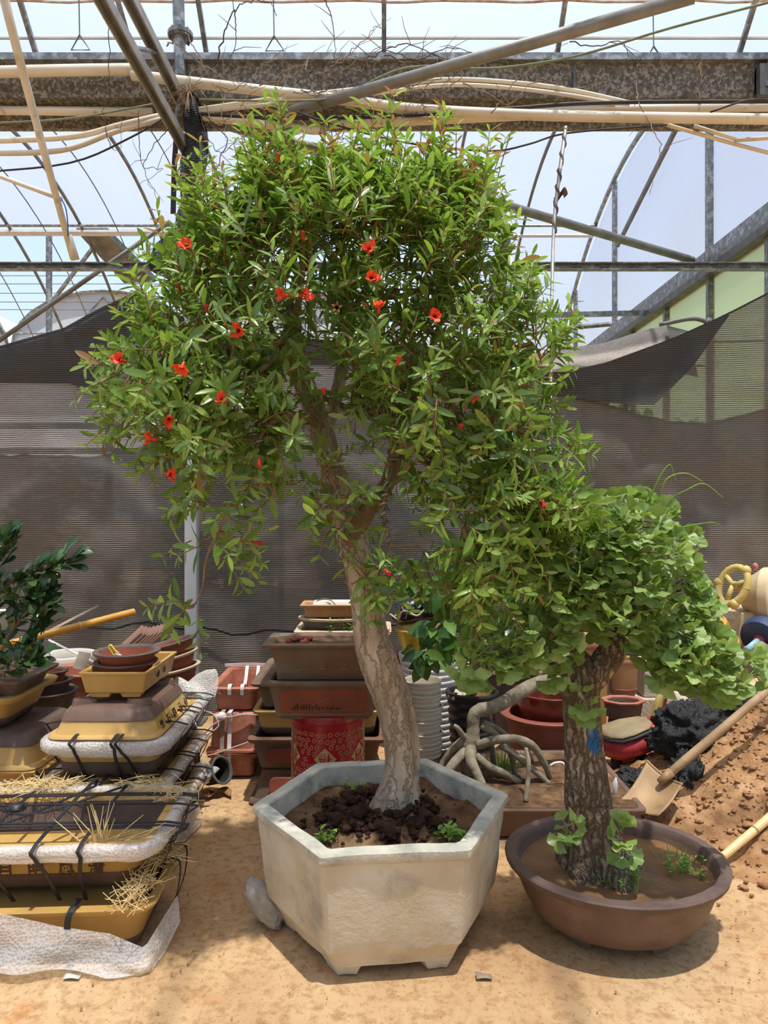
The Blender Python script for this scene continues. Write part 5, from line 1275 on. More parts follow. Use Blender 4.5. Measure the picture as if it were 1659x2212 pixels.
# ================================================================== LEFT EDGE STACK
e1 = pot('rectangular_planter', 'yellow planter at the very bottom beneath the leafy shrub', (-1.86, 3.46, 0), .36, .30, .165, taper=.85, rim_w=.018, r=.06, band='dark_brown', band_h=.05)
e2 = pot('rectangular_planter', 'plain yellow planter below the upturned pot under the shrub', (-1.86, 3.46, .168), .36, .30, .165, taper=.85, rim_w=.018, r=.06)
e3 = pot('rectangular_planter', 'upturned brown and yellow planter supporting the shrub stack', (-1.87, 3.46, .335), .35, .30, .145, taper=.84, p=1.4, rim_w=.018, r=.06, band='dark_brown', band_h=.055, inverted=True)
e4 = pot('rectangular_planter', 'yellow planter with brown foot right below the shrub pot', (-1.99, 3.44, .482), .35, .25, .16, taper=.80, rim_w=.03, rim_h=.03, r=.06, band='dark_brown', band_h=.05)
e5 = pot('rectangular_planter', 'dark brown rectangular planter holding the glossy shrub', (-1.93, 3.40, .60), .32, .20, .12, taper=.86, rim_w=.03, rim_h=.02, r=.02, body='dark_brown', fill='soil', fill_z=.8)
S0 = Vector((-1.80, 3.36, .69))
shr = thing('leafy_shrub', 'dark glossy leaved shrub growing in dark brown rectangular planter', 'shrub', S0)
SL = Leaves('obov', ['leaf_dark']); SB = []
for pts in ([(-60, 1480, 3.35, 14), (-30, 1380, 3.3, 12), (10, 1270, 3.25, 10), (60, 1240, 3.22, 8), (110, 1225, 3.2, 5), (150, 1205, 3.2, 3)], [(-40, 1470, 3.35, 12), (-20, 1300, 3.3, 10), (0, 1200, 3.25, 8), (30, 1165, 3.25, 4)],
            [(-20, 1450, 3.34, 10), (20, 1370, 3.25, 8), (70, 1310, 3.2, 6), (105, 1300, 3.2, 3)], [(-20, 1460, 3.34, 9), (30, 1420, 3.24, 7), (70, 1390, 3.2, 5), (90, 1340, 3.2, 3)], [(-10, 1460, 3.3, 8), (40, 1440, 3.18, 6), (80, 1425, 3.15, 3)], [(0, 1280, 3.25, 7), (50, 1290, 3.2, 5), (100, 1280, 3.2, 3)]):
    q = px_tube(pts); SB.append(q); obj('branch', bark_tube(q, S0, 7, 5, br_fn), 'bark_branch', shr, True)
    P_ = smooth_path(q, 7)
    for i in range(len(P_) // 4, len(P_)):
        c_ = Vector(P_[i][:3]); t = (Vector(P_[min(i + 1, len(P_) - 1)][:3]) - Vector(P_[i - 1][:3])).normalized()
        for k in range(3):
            d = t * .6 + rv() * .9 + Vector((0, -.1, .35)); SL.put(c_ + rv() * .03, d, UP + Vector((0, -.6, 0)) + rv() * .4, random.uniform(.07, .105))
SL.finish(shr, S0)

# ================================================================== BACK LEFT: bowls, basin, tiles, poles
for i, (px, py, rp_, hh) in enumerate(((112, 1447, 34, .09), (108, 1467, 47, .10), (104, 1490, 62, .12))):
    Y_ = 3.95; c_ = W(px, py, Y_); R_ = rp_ * Y_ / F
    lab = ('smallest brown bowl on top of the round stack by yellow planter', 'middle brown bowl of the round stack by yellow planter', 'largest olive brown bowl of the round stack by yellow planter')[i]
    pot('round_bowl', lab, (c_.x, c_.y, c_.z - hh), R_, R_, hh, shape='round', taper=.72, p=.7, rim_w=.014, rim_h=.012, th=.012, body=('red_panel', 'dark_brown', 'grey_glaze')[i], rim='dark_brown')
pot('round_planter', 'dark upturned round planter carrying the bowl stack', (W(104, 1490, 3.95).x, 3.95, 0), .17, .17, .385, shape='round', taper=.78, body='dark_brown', inverted=True)
c_ = W(175, 1446, 4.3); pot('square_basin', 'pinkish terracotta basin behind the brown bowl stack', (c_.x, 4.3, c_.z - .2), .17, .17, .2, taper=.85, body='terracotta', r=.05)
pot('square_basin', 'upturned terracotta basin under the pinkish one', (c_.x, 4.3, 0), .16, .16, c_.z - .202, taper=.85, body='terracotta', r=.05, inverted=True)
c_ = W(145, 1412, 4.62)
wb = pot('foam_bucket', 'white bucket with a crumbling rim behind yellow planters', (c_.x, 4.62, 0), .18, .18, c_.z, shape='round', taper=.82, body='white_plastic', rim='foam', rim_h=.05, rim_w=.012, th=.02, cat='bucket')
tag(obj('plastic_strip', MB().ribbon([W(184, 1409, 4.4), W(178, 1425, 4.38), W(170, 1446, 4.36)], (1, 0, 0), .075, .004), 'grey_strip'), 'grey plastic strip hung over the white bucket rim', 'strip')
for i in range(7):
    c_ = W(318 - i * 1, 1392 - i * .0, 4.25); M = Matrix.Translation(W(285 + i * 8.5, 1385 - 2 * abs(i - 2), 4.30 - i * .012)) @ Euler((math.radians(12), math.radians(-43), math.radians(8))).to_matrix().to_4x4()
    tb = MB().loft([ring('rect', .105, .075, -.008, .006, 3), ring('rect', .105, .075, .008, .006, 3)], True, True).xform(Matrix.Rotation(0, 4, 'X'))
    o = obj('clay_tile', tb, 'tile_clay', None); o.matrix_world = M @ Matrix.Translation((-.02, 0, 0)); tag(o, 'thin brown clay tile leaning in the fanned stack behind bowls', 'tile', 'fanned clay tiles')
tb_ = pot('round_planter', 'upturned brown planter propping the fanned tiles', (W(300, 1400, 4.3).x, 4.3, 0), .16, .16, .56, shape='round', taper=.8, body='dark_brown', inverted=True)
for i, (px, py, rp_, tl) in enumerate(((372, 1386, 62, -14), (376, 1413, 60, -13), (378, 1441, 62, -10))):
    Y_ = 4.05; c_ = W(px, py, Y_); R_ = rp_ * Y_ / F
    lab = ('top reddish bowl tilted in the stack against steel post', 'second reddish bowl tilted in the stack against steel post', 'third reddish bowl tilted in the stack against steel post')[i]
    pot('round_bowl', lab, (c_.x, c_.y, c_.z - .10), R_, R_, .10, shape='round', taper=.74, p=1.2, rim_w=.016, rim_h=.014, th=.012, body='red_panel', rim='cream_rim' if i else 'dark_brown', tilt=(0, math.radians(tl), 0))
pot('round_planter', 'upturned round planter under the tilted reddish bowls', (W(378, 1450, 4.05).x, 4.05, 0), .16, .16, .46, shape='round', taper=.78, body='dark_brown', inverted=True)
bp = thing('bamboo_pole', 'thick yellow bamboo pole resting across the left planters', 'pole', W(46, 1386, 3.75))
A_, B_ = W(-30, 1404, 3.6), W(289, 1322, 4.1); O_ = Vector(bp.location)
obj('culm', MB().tube([A_ - O_, A_.lerp(B_, .5) - O_, B_ - O_], [.019, .020, .021], 14), 'bamboo_yellow', bp, 'auto')
obj('cut_end', MB().tube([B_ - O_, B_ - O_ + (B_ - A_).normalized() * .002], .0205, 14), 'bamboo_pale', bp)
for t in (.22, .6): c0 = A_.lerp(B_, t) - O_; obj('node_ring', MB().tube([c0, c0 + (B_ - A_).normalized() * .006], .0225, 14), 'bamboo_pale', bp, 'auto')
tag(obj('wooden_stick', MB().tube([W(60, 1386, 3.72), W(160, 1335, 3.95), W(211, 1309, 4.2)], [.012, .012, .01], 6, flat=.35), 'grey_strip'), 'thin flat wooden stick behind the bamboo pole', 'stick')
tag(obj('white_rod', MB().tube([W(106, 1383, 4.66), W(205, 1432, 4.42)], .007, 8), 'white_plastic'), 'thin white rod slanting across the white bucket', 'rod')
tag(obj('plastic_cup', MB().tube([W(0, 1318, 3.5), W(0, 1345, 3.5)], [.045, .03], 14), 'white_plastic', None, 'auto'), 'white plastic cup edge half hidden by the shrub', 'cup')

# ================================================================== TERRACOTTA BOXES WITH WHITE STRAPS
tb1 = pot('rectangular_planter', 'open terracotta planter strapped on the red box stack', (-.835, 4.28, .352), .145, .28, .135, taper=.82, rim_w=.022, rim_h=.02, r=.04, body='terracotta', rim='terracotta')
tb2 = pot('rectangular_planter', 'upturned terracotta planter in the middle of red box stack', (-.835, 4.26, .135), .15, .29, .215, taper=.88, rim_w=.02, rim_h=.02, r=.03, body='terracotta', inverted=True)
tb3 = pot('rectangular_planter', 'lowest terracotta planter of the strapped red box stack', (-.835, 4.26, 0), .145, .30, .133, taper=.88, rim_w=.018, rim_h=.02, r=.03, body='terracotta')
letters(tb3, '木', (-.03, -.272, .07), (1, 0, 0), (0, -.1, 1), .06, 'carving')
letters(tb2, '彭', (.02, -.258, .10), (1, 0, 0), (0, .16, 1), .09, 'carving')
for x, m_, w_ in ((-.055, 'grey_strip', .022), (-.015, 'strap_white', .022)):
    strap(tb2, [(x, -.296, -.13), (x, -.30, .0), (x, -.27, .2), (x, -.255, .226), (x, .25, .226)], (1, 0, 0), w_, m_)
for x in (-.02, .05): strap(tb1, [(x, -.285, .10), (x, -.285, .142), (x, -.23, .145), (x + .01, -.1, .05), (x + .01, .1, .06), (x, .24, .145)], (1, 0, 0), .02, 'strap_white')
strap(tb1, [(-.16, .24, .15), (0, .24, .155), (.14, .24, .15)], (0, 0, 1), .018, 'strap_white')
for pts_ in ([(-.19, -.26, .12), (-.235, -.29, .0), (-.20, -.31, -.05), (-.17, -.32, -.14), (-.20, -.33, -.2)], [(-.20, -.27, .02), (-.05, -.31, -.015), (.06, -.31, .0), (.14, -.29, -.01)], [(-.04, -.31, -.02), (-.12, -.32, -.07), (-.18, -.33, -.16), (-.14, -.33, -.22), (.02, -.335, -.17), (.13, -.335, -.13)], [(-.20, -.27, .05), (-.16, -.30, .02), (-.10, -.31, .0), (-.07, -.32, -.06), (-.14, -.33, -.11)]):
    strap(tb1, pts_, (0, -1, .4), .026, 'strap_white', .004)
obj('strap_knot', lump(MB(), (-.06, -.312, -.012), (.035, .02, .02), 8, 9, 7, .6), 'strap_white', tb1, True)
bk = pot('plastic_pot', 'black plastic pot toppled on its side by red boxes', W(446, 1676, 3.80), .075, .075, .12, shape='round', taper=.75, rim_w=.008, rim_h=.012, th=.005, body='black_plastic', rim='steel_dark', tilt=(math.radians(25), math.radians(62), 0))
bagm = MB(); lump(bagm, W(440, 1668, 3.72), (.06, .05, .05), 2, 16, 12, .7); tag(obj('plastic_bag', bagm, 'bubble_wrap', None, True), 'crumpled clear plastic bag by the toppled black pot', 'bag')
dl = MB().grid(lambda u, v: tuple(G(435 + 65 * u, 1714 + 4 * math.sin(u * 7) + 8 * (v - .5), .012) + Vector((0, 0, .012 * math.sin(u * 9 + v * 3) + .01))), 14, 3)
tag(solidify(obj('dried_peel', dl, 'dead_leaf', None, True), .003), 'curled dry brown strip on the ground by red boxes', 'leaf')

# ================================================================== CENTRE STACK
c1 = pot('rectangular_planter', 'upturned grey brown planter at the bottom of centre stack', (-.34, 3.92, 0), .345, .30, .158, taper=.86, rim_w=.02, r=.03, body='brown_dusty', inverted=True)
obj('panel', MB().loft([ring('rect', .22, .045, 0, .03), ring('rect', .215, .04, .003, .03)], True, True).xform(face_matrix((-.02, -.284, .085), (1, 0, 0), (0, .26, 1))), 'red_panel', c1)
c2 = pot('rectangular_planter', 'dusty brown planter with a red panel below the yellow one', (-.34, 3.92, .162), .35, .31, .17, taper=.88, rim_w=.022, rim_h=.025, r=.03, body='brown_dusty')
obj('panel', MB().loft([ring('rect', .24, .042, 0, .03), ring('rect', .235, .038, .004, .03)], True, True).xform(face_matrix((-.02, -.276, .075), (1, 0, 0), (0, -.17, 1))), 'red_panel', c2)
c3 = pot('rectangular_planter', 'yellow planter behind the red tin in centre stack', (-.34, 3.92, .325), .33, .29, .14, taper=.88, p=.8, rim_w=.016, r=.05, band='dark_brown', band_h=.045)
c4 = pot('rectangular_planter', 'dusty brown planter behind the two on the red tin', (-.34, 3.93, .467), .335, .31, .14, taper=.88, rim_w=.025, rim_h=.02, r=.03, body='brown_dusty')
c5 = pot('rectangular_planter', 'cream rimmed planter high in the centre stack under grey bowl', (-.22, 3.98, .61), .26, .17, .225, taper=.86, rim_w=.02, rim_h=.018, r=.02, body='brown_clay', rim='cream_rim')
c6 = pot('oval_bowl', 'shallow grey oval bowl under the small tan tray', (-.27, 3.95, .80), .20, .13, .095, shape='round', taper=.66, p=.6, rim_w=.012, rim_h=.014, body='grey_glaze', rim='cream_rim')
c7 = pot('tray_planter', 'small tan tray with a white foam block in it', (-.285, 3.94, .885), .165, .10, .085, taper=.84, rim_w=.012, rim_h=.014, th=.012, r=.012, body='tan_clay', foot=.008, foot_w=.05)
fm = MB().loft([ring('rect', .115, .055, 0, .03), ring('rect', .12, .06, .02, .03), ring('rect', .11, .05, .045, .03)], True, True)
o = obj('foam_block', fm, 'foam', None, 'auto'); o.location = (-.27, 3.94, .935); tag(o, 'rounded white foam block lying in the tan tray', 'block')
tag(obj('dry_tendril', MB().tube([Vector(p_) for p_ in smooth_path([W(672, 1310, 3.92), W(690, 1296, 3.9), W(715, 1297, 3.88), W(730, 1315, 3.85)], 6)], .004, 5), 'vine_dry'), 'bent dry stem arching over the tan tray', 'stem')
weed('grey green weed trailing over the grey oval bowl', W(735, 1372, 3.86), 22, .03, m_='leaf_weed', spread=.08, hgt=.10)
# red tin and the pair of planters on it
RT = Vector((-.265, 3.42, 0))
rt = thing('red_tin', 'tall red tin drum printed with gold scrolls and diamond', 'drum', RT)
rR = .17; rH = .548
obj('shell', MB().loft([[Vector((math.cos(2 * PI * j / 48) * r_, math.sin(2 * PI * j / 48) * r_, z)) for j in range(48)] for z, r_ in ((0, rR), (.01, rR), (.5, rR), (.535, rR), (.545, rR - .004), (.548, rR - .012))], True, True), 'red_tin', rt, 'auto')
obj('hoop', MB().tube([Vector((math.cos(2 * PI * j / 48) * rR, math.sin(2 * PI * j / 48) * rR, .505)) for j in range(49)], .003, 5), 'red_tin', rt, True)
def on_drum(mb, ac, zc_):      # bend a flat print round the drum: x -> arc, y -> height
    mb.v = [((rR + .0012 + z * .5) * math.sin(ac + x / rR), -(rR + .0012 + z * .5) * math.cos(ac + x / rR), zc_ + y) for x, y, z in mb.v]; return mb
for ac in (0.0, 1.05, -1.05):
    dm = MB(); k = 8; s_ = .052
    def dia(u, v, s_=s_): return ((u - v) * s_, (u + v - 1) * s_, 0)
    obj('gold_diamond', on_drum(dm.grid(dia, k, k), ac, .355), 'gold_print', rt)
    tm = text_mb('福', .062, .0, .0006); tm.v = [(-x, -y, .002) for x, y, z in tm.v]
    obj('fortune_character', on_drum(tm, ac, .357), 'red_tin', rt)
scr = MB()
def spiral(cx_, cy_, s_, a0, sg, ac=0):
    pts_ = []
    for i in range(16):
        t = i / 15; r_ = s_ * (1 - .82 * t); a = a0 + sg * t * 2 * PI * 1.25
        pts_.append((cx_ + r_ * math.cos(a), cy_ + r_ * math.sin(a)))
    return pts_
k = 0
for iy in range(15):
    for ix in range(34):
        x = -.50 + ix * .030 + (.015 if iy % 2 else 0); y = .10 + iy * .028
        near = min(abs(x - d) for d in (0.0, 1.05 * rR, -1.05 * rR))
        if near / .062 + abs(y - .355) / .062 < 1.15 or y > .49: continue
        k += 1; q = spiral(x, y, .0135, (ix * 1.7 + iy) % 6.28, 1 if (ix + iy) % 2 else -1)
        scr.tube([Vector(((rR + .0012) * math.sin(u / rR), -(rR + .0012) * math.cos(u / rR), v)) for u, v in q], .0015, 4)
obj('scroll_print', scr, 'gold_print', rt, kind='stuff')
p1 = pot('rectangular_planter', 'long brown planter with red landscape panel on red tin', (-.262, 3.27, .558), .275, .165, .18, taper=.86, p=1.4, rim_w=.026, rim_h=.02, r=.02, body='brown_dusty', foot=.012, foot_w=.11)
obj('panel', MB().loft([ring('rect', .19, .056, 0, .012), ring('rect', .186, .052, .003, .012)], True, True).xform(face_matrix((-.005, -.1185, .088), (1, 0, 0), (0, -.22, 1))), 'red_panel', p1)
lm = MB(); base = face_matrix((-.005, -.124, .088), (1, 0, 0), (0, -.22, 1))
def hill(pts_, r_=.0016): return MB().tube([Vector((x, y, 0)) for x, y in pts_], r_, 4)
for pts_ in ([(-.14, -.03), (-.12, .0), (-.09, .022), (-.06, .012), (-.04, -.02)], [(-.02, -.01), (.03, .02), (.06, .034), (.09, .02), (.13, -.005)], [(-.15, -.04), (-.05, -.036), (.05, -.042), (.12, -.035)]):
    obj('carved_hill', hill(pts_).xform(base), 'carving_pale', p1)
for k in range(16):
    x = -.14 + k * .014 + random.uniform(-.004, .004); h_ = random.uniform(.01, .028); obj('carved_tree', MB().tube([Vector((x, -.04, 0)), Vector((x, -.04 + h_, 0))], [.004, .0015], 4).xform(base), 'carving', p1)
p2 = pot('rectangular_planter', 'topmost long brown planter full of soil on red tin', (-.262, 3.27, .726), .27, .15, .172, taper=.86, p=1.6, rim_w=.026, rim_h=.018, r=.014, body='brown_dusty', fill='soil', fill_z=.88)
letters(p2, '业之', (.04, -.1155, .07), (1, 0, 0), (0, -.22, 1), .036, 'carving_pale', gap=.09)
obj('carved_stroke', MB().tube([(-.12, -.1135, .05), (-.09, -.116, .062), (-.06, -.1145, .055)], .002, 4), 'carving_pale', p2)
obj('carved_stroke', MB().tube([(.14, -.1125, .06), (.16, -.1125, .06), (.17, -.111, .055)], .002, 4), 'carving_pale', p2)
cl = MB()
for k in range(14): lump(cl, (-.11 + random.gauss(0, .03), .0 + random.gauss(0, .03), .168), (.014, .014, .01), k, 8, 6, .5)
obj('soil_clods', cl, 'red_panel', p2, True, kind='stuff')
rib_ = MB().grid(lambda u, v: tuple(W(850 + 10 * u + 8 * v, 1412 + 34 * v, 3.6 + .02 * math.sin(u * 5 + v * 8))), 4, 8)
tag(solidify(obj('red_ribbon', rib_, 'red_tin', None, True), .002), 'scrap of red ribbon hanging behind the leaning trunk', 'ribbon')
tag(obj('rope_coil', MB().tube([W(836 + 4 * math.sin(k), 1356 + k * 1.6, 3.8 + .02 * math.cos(k)) for k in range(14)], .008, 6), 'rope_pink', None, True), 'pinkish rope hanging on the cream rimmed planter end', 'rope')

# ================================================================== RIGHT OF THE TRUNK
wc = pot('ribbed_bin', 'tall white ribbed bin under the yellow bowl', (W(927, 1500, 4.42).x, 4.42, 0), .188, .188, .60, shape='round', taper=.9, rim_w=.008, rim_h=.02, th=.01, body='white_plastic', ribs=16, rib_d=.007, cat='bin')
yb = pot('round_bowl', 'yellow glazed bowl with small writing on the white bin', (W(915, 1400, 4.42).x, 4.42, .602), .178, .178, .15, shape='round', taper=.66, p=.6, rim_w=.008, rim_h=.012, th=.012, body='yellow_glaze')
for i in range(4):
    for j in range(5):
        a = -.55 + i * .06; z = .105 - j * .012; r_ = .165
        tm = text_mb('一丁小人上'[(i + j) % 5], .011, .0004)
        obj('painted_character', tm.xform(face_matrix((r_ * math.sin(a), -r_ * math.cos(a) - .004, z), (math.cos(a), math.sin(a), 0), (0, -.15, 1))), 'carving_dark', yb)
# dark blue lobed dish lying askew on it
nd = thing('glazed_dish', 'navy glazed lobed pots toppled on the yellow bowl', 'dish', W(915, 1345, 4.40), rot=(math.radians(-14), math.radians(-8), 0))
def lobed(hx_, hy_, H_, seed):
    rings = []
    for z, q, wv in ((0, .78, .0), (H_ * .3, .92, .0), (H_ * .65, 1.0, .02), (H_, 1.08, .05), (H_, 1.0, .05), (H_ * .7, .92, .02), (H_ * .2, .8, 0)):
        rings.append([Vector((hx_ * q * (1 + wv * math.sin(8 * a)) * math.cos(a), hy_ * q * (1 + wv * math.sin(8 * a)) * math.sin(a), z + wv * .4 * math.sin(8 * a + seed))) for a in [2 * PI * i / 64 for i in range(64)]])
    return MB().loft(rings, True, True)
obj('lower_dish', lobed(.175, .13, .055, 0), 'navy_glaze', nd, True)
obj('lower_lip', MB().tube([Vector((.189 * (1 + .05 * math.sin(8 * a)) * math.cos(a), .14 * (1 + .05 * math.sin(8 * a)) * math.sin(a), .055 + .02 * math.sin(8 * a))) for a in [2 * PI * i / 64 for i in range(65)]], .006, 6), 'cream_rim', nd, True)
obj('upper_dish', lobed(.15, .10, .075, 2).xform(Matrix.Translation((.02, 0, .062)) @ Matrix.Rotation(math.radians(-6), 4, 'Y')), 'navy_glaze', nd, True)
for i in range(9):
    a = -PI / 2 + (i - 4) * .26
    obj('pale_petal', lump(MB(), (.02 + .145 * math.cos(a), .097 * math.sin(a), .105), (.016, .006, .026), i, 10, 8, .1), 'pale_glaze', nd, True)
WP = W(915, 1640, 3.95)
for k in range(6):
    z_ = .07 * k
    lab = ['lowest', 'second lowest', 'third', 'fourth', 'fifth', 'topmost'][k] + ' off-white ribbed pot nested in the stack beside black pot'
    pot('ribbed_pot', lab, (WP.x + random.uniform(-.005, .005), 3.95, z_), .106, .106, .20, shape='round', taper=.80, rim_w=.006, rim_h=.012, th=.004, body='old_white_plastic', ribs=7, rib_d=.0025, group='nested off-white pots')
KP = (W(1020, 1500, 4.08).x, 4.08, 0)
kp = pot('ribbed_pot', 'black ribbed nursery pot with thin stem beside stilt roots', KP, .152, .152, .455, shape='round', taper=.80, rim_w=.014, rim_h=.03, th=.012, body='black_plastic', ribs=8, rib_d=.006, fill='soil', fill_z=.93)
gv = MB()
for k in range(26): lump(gv, (-.08 + random.gauss(0, .025), random.gauss(0, .04) - .03, .437), (.012, .012, .009), k, 6, 4, .4)
obj('gravel', gv, 'block_concrete', kp, True, kind='stuff')
C0 = Vector((KP[0], KP[1], .42))
cpt = thing('climbing_shrub', 'dark leaved shrub with oval leaves growing from black pot', 'shrub', C0)
CLV = Leaves('oval', ['leaf_mid'])
for pts in ([(1020, 1500, 4.08, 22), (1022, 1440, 4.0, 18), (1015, 1360, 3.9, 14), (1000, 1290, 3.8, 10), (960, 1230, 3.7, 6)], [(1018, 1400, 3.95, 12), (980, 1390, 3.7, 8), (940, 1400, 3.6, 6), (900, 1410, 3.5, 4)], [(1010, 1330, 3.85, 11), (960, 1340, 3.7, 8), (930, 1370, 3.6, 5)], [(1000, 1290, 3.8, 9), (1060, 1240, 3.6, 7), (1120, 1260, 3.5, 4)], [(1015, 1360, 3.9, 9), (1080, 1330, 3.6, 6), (1140, 1340, 3.5, 4)], [(1000, 1300, 3.8, 8), (930, 1280, 3.6, 6), (900, 1230, 3.5, 4)], [(1002, 1295, 3.8, 8), (1010, 1220, 3.7, 6), (1060, 1180, 3.6, 4)]):
    q = px_tube(pts); obj('branch', bark_tube(q, C0, 7, 6, br_fn), 'bark_branch', cpt, True); P_ = smooth_path(q, 6)
    for i in range(len(P_) // 3, len(P_)):
        c_ = Vector(P_[i][:3])
        for k in range(2):
            CLV.put(c_ + rv() * .05, rv() * .9 + Vector((-.1, -.35, -.45)), UP * .5 + Vector((0, -1, 0)) + rv() * .5, random.uniform(.10, .15))
CLV.finish(cpt, C0)

# stilt-rooted ficus on its slab
FY = 3.6
sl = pot('slab_planter', 'low brown tray full of earth under the stilt roots', (.72, 3.62, 0), .46, .40, .14, taper=.94, rim_w=.012, rim_h=.02, r=.03, body='brown_clay', fill='soil', fill_z=.97)
Q0 = Vector((.44, 3.62, .14))
fic = thing('stilt_root_ficus', 'bare stilt rooted ficus trunk arching over many leg roots', 'tree', Q0)
def z7(zx, zy, Y, r_): return (830 + zx / 3.318, 1250 + zy / 3.318, Y, 2 * r_ / 3.318)
def fr(name, pts): obj(name, bark_tube(px_tube([z7(*p_) for p_ in pts]), Q0, 14, 7, lambda a, t, p_, r_: 1 + .10 * noise.noise(p_ * 14) + .025 * math.sin(t * 90) + .05 * noise.noise(p_ * 50)), 'bark_ficus', fic, True)
fr('trunk', [(1420, 640, 3.75, 40), (1330, 690, 3.75, 46), (1215, 725, 3.72, 50), (1080, 760, 3.7, 50), (960, 820, 3.66, 50), (860, 885, 3.63, 48), (760, 925, 3.61, 46), (690, 935, 3.60, 46), (645, 975, 3.60, 46), (640, 1050, 3.60, 46), (635, 1120, 3.6, 52), (620, 1190, 3.6, 62), (625, 1250, 3.6, 44)])
for pts in ([(670, 1195, 3.58, 34), (800, 1155, 3.52, 32), (950, 1150, 3.5, 30), (1060, 1195, 3.52, 28), (1140, 1310, 3.56, 24), (1195, 1440, 3.6, 20)],
            [(620, 1210, 3.58, 42), (620, 1300, 3.5, 38), (660, 1390, 3.46, 34), (700, 1480, 3.44, 34)], [(580, 1240, 3.58, 36), (510, 1310, 3.52, 34), (440, 1400, 3.5, 32)],
            [(580, 1150, 3.6, 30), (500, 1220, 3.6, 30), (430, 1310, 3.62, 26), (400, 1380, 3.62, 24)], [(660, 1270, 3.56, 30), (760, 1350, 3.52, 28), (870, 1400, 3.52, 27), (970, 1460, 3.55, 22)],
            [(830, 1190, 3.58, 26), (950, 1270, 3.56, 26), (1060, 1360, 3.55, 24), (1180, 1470, 3.55, 20)], [(690, 1050, 3.6, 26), (760, 1090, 3.6, 26), (830, 1150, 3.6, 24), (880, 1220, 3.6, 22)],
            [(700, 1030, 3.62, 24), (800, 1070, 3.66, 22), (870, 1120, 3.7, 20), (1000, 1200, 3.75, 20), (1060, 1310, 3.8, 18)], [(1015, 1215, 3.42, 15), (1035, 1320, 3.38, 17), (1030, 1450, 3.36, 18), (1015, 1600, 3.32, 20)],
            [(755, 960, 3.66, 18), (765, 1100, 3.7, 18), (780, 1280, 3.72, 20), (800, 1450, 3.74, 22)], [(500, 1050, 3.56, 14), (530, 1075, 3.56, 18), (560, 1120, 3.58, 22), (600, 1160, 3.6, 24)], [(900, 1240, 3.6, 18), (930, 1340, 3.62, 20), (945, 1460, 3.64, 18)], [(560, 1290, 3.6, 24), (575, 1380, 3.62, 24), (600, 1460, 3.62, 22)]):
    fr('stilt_root', pts)
weed('grass tuft growing between the stilt roots', G(1085, 1668, .14), 60, .12, 'blade', 'grass', spread=.08, cat='grass')
weed('grass tuft at the foot of the white nested pots', G(968, 1690), 40, .16, 'blade', 'grass', spread=.05, cat='grass')

tp1 = pot('round_planter', 'large round terracotta pot holding the red glazed bowl', (W(1182, 1560, 4.32).x, 4.32, 0), .285, .28, .27, shape='round', taper=.78, rim_w=.03, rim_h=.025, th=.03, body='terracotta_dark', rim='terracotta_dark')
tp2 = pot('round_bowl', 'shiny red brown glazed bowl inside the terracotta pot', (W(1190, 1540, 4.32).x, 4.32, .17), .225, .22, .225, shape='round', taper=.72, p=.7, rim_w=.012, rim_h=.014, th=.015, body='red_glaze')
pot('rectangular_planter', 'dark planter with cream rim behind the stilt roots', (W(1085, 1450, 4.75).x, 4.75, 0), .24, .15, .44, taper=.9, rim_w=.02, rim_h=.02, r=.03, body='dark_brown', rim='cream_rim')
gb_ = pot('lobed_bowl', 'blue and white rimmed brown bowl behind ginkgo leaves', (W(1140, 1340, 4.75).x, 4.75, .445), .12, .12, .31, shape='round', taper=.7, rim_w=.02, rim_h=.03, body='red_panel', rim='pale_glaze')
pot('round_planter', 'brown vase shaped pot behind the ginkgo trunk', (W(1212, 1400, 4.82).x, 4.82, 0), .10, .10, .68, shape='round', taper=.7, rim_w=.015, body='brown_clay', rim='cream_rim')
ob_ = pot('rectangular_planter', 'orange planter with slatted pale wood lid behind ginkgo fork', (W(1282, 1400, 4.72).x, 4.80, 0), .11, .14, .62, taper=.88, rim_w=.02, rim_h=.05, r=.02, body='yellow_clay', rim='terracotta')
for k in range(7):
    o = obj('slat', MB().box((-.085 + k * .028, 0, .628), (.02, .26, .014)), 'wood_pale', ob_)
vs = pot('vase', 'tan glazed jar with dark brushwork beside concrete block', (W(1346, 1500, 4.72).x, 4.72, .243), .100, .100, .26, shape='round', taper=.72, p=.5, rim_w=.006, rim_h=.02, body='tan_clay', band='terracotta', band_h=.07, cat='jar')
pot('round_planter', 'upturned clay pot supporting the tan jar', (W(1346, 1500, 4.72).x, 4.72, 0), .10, .10, .24, shape='round', taper=.8, body='terracotta', inverted=True)
pot('octagonal_planter', 'brown eight sided shallow planter under the tan jar', (W(1346, 1525, 4.42).x, 4.42, .20), .135, .11, .115, shape='8', taper=.84, rim_w=.014, rim_h=.012, body='brown_clay', rim='terracotta')
pot('octagonal_planter', 'upturned brown eight sided planter below the shallow one', (W(1346, 1525, 4.42).x, 4.42, 0), .125, .11, .198, shape='8', taper=.84, body='brown_clay', inverted=True)
def block(label, px, py, Y_, sx, sy, sz, z0):
    c_ = W(px, py, Y_); mb = MB(); rings = []
    for z, e in ((0, -.008), (.008, 0), (sz - .008, 0), (sz, -.008)):
        rings.append([rough(Vector((v.x, v.y, z)), .006, 20) for v in ring('rect', sx / 2 + e, sy / 2 + e, z, .012, 3)])
    o = obj('concrete_block', mb.loft(rings, True, True), 'block_concrete', None, 'auto'); o.location = (c_.x, Y_, z0); tag(o, label, 'block')
block('rough upper concrete block behind the yellow handled toy', 1414, 1460, 4.92, .20, .16, .25, .212)
block('lower concrete block carrying the rough one', 1424, 1520, 4.92, .34, .22, .21, 0)
pot('plastic_pot', 'small terracotta plastic pot behind the bowl planter rim', G(1346, 1792), .062, .062, .10, shape='round', taper=.78, rim_w=.006, rim_h=.014, th=.004, body='terracotta')

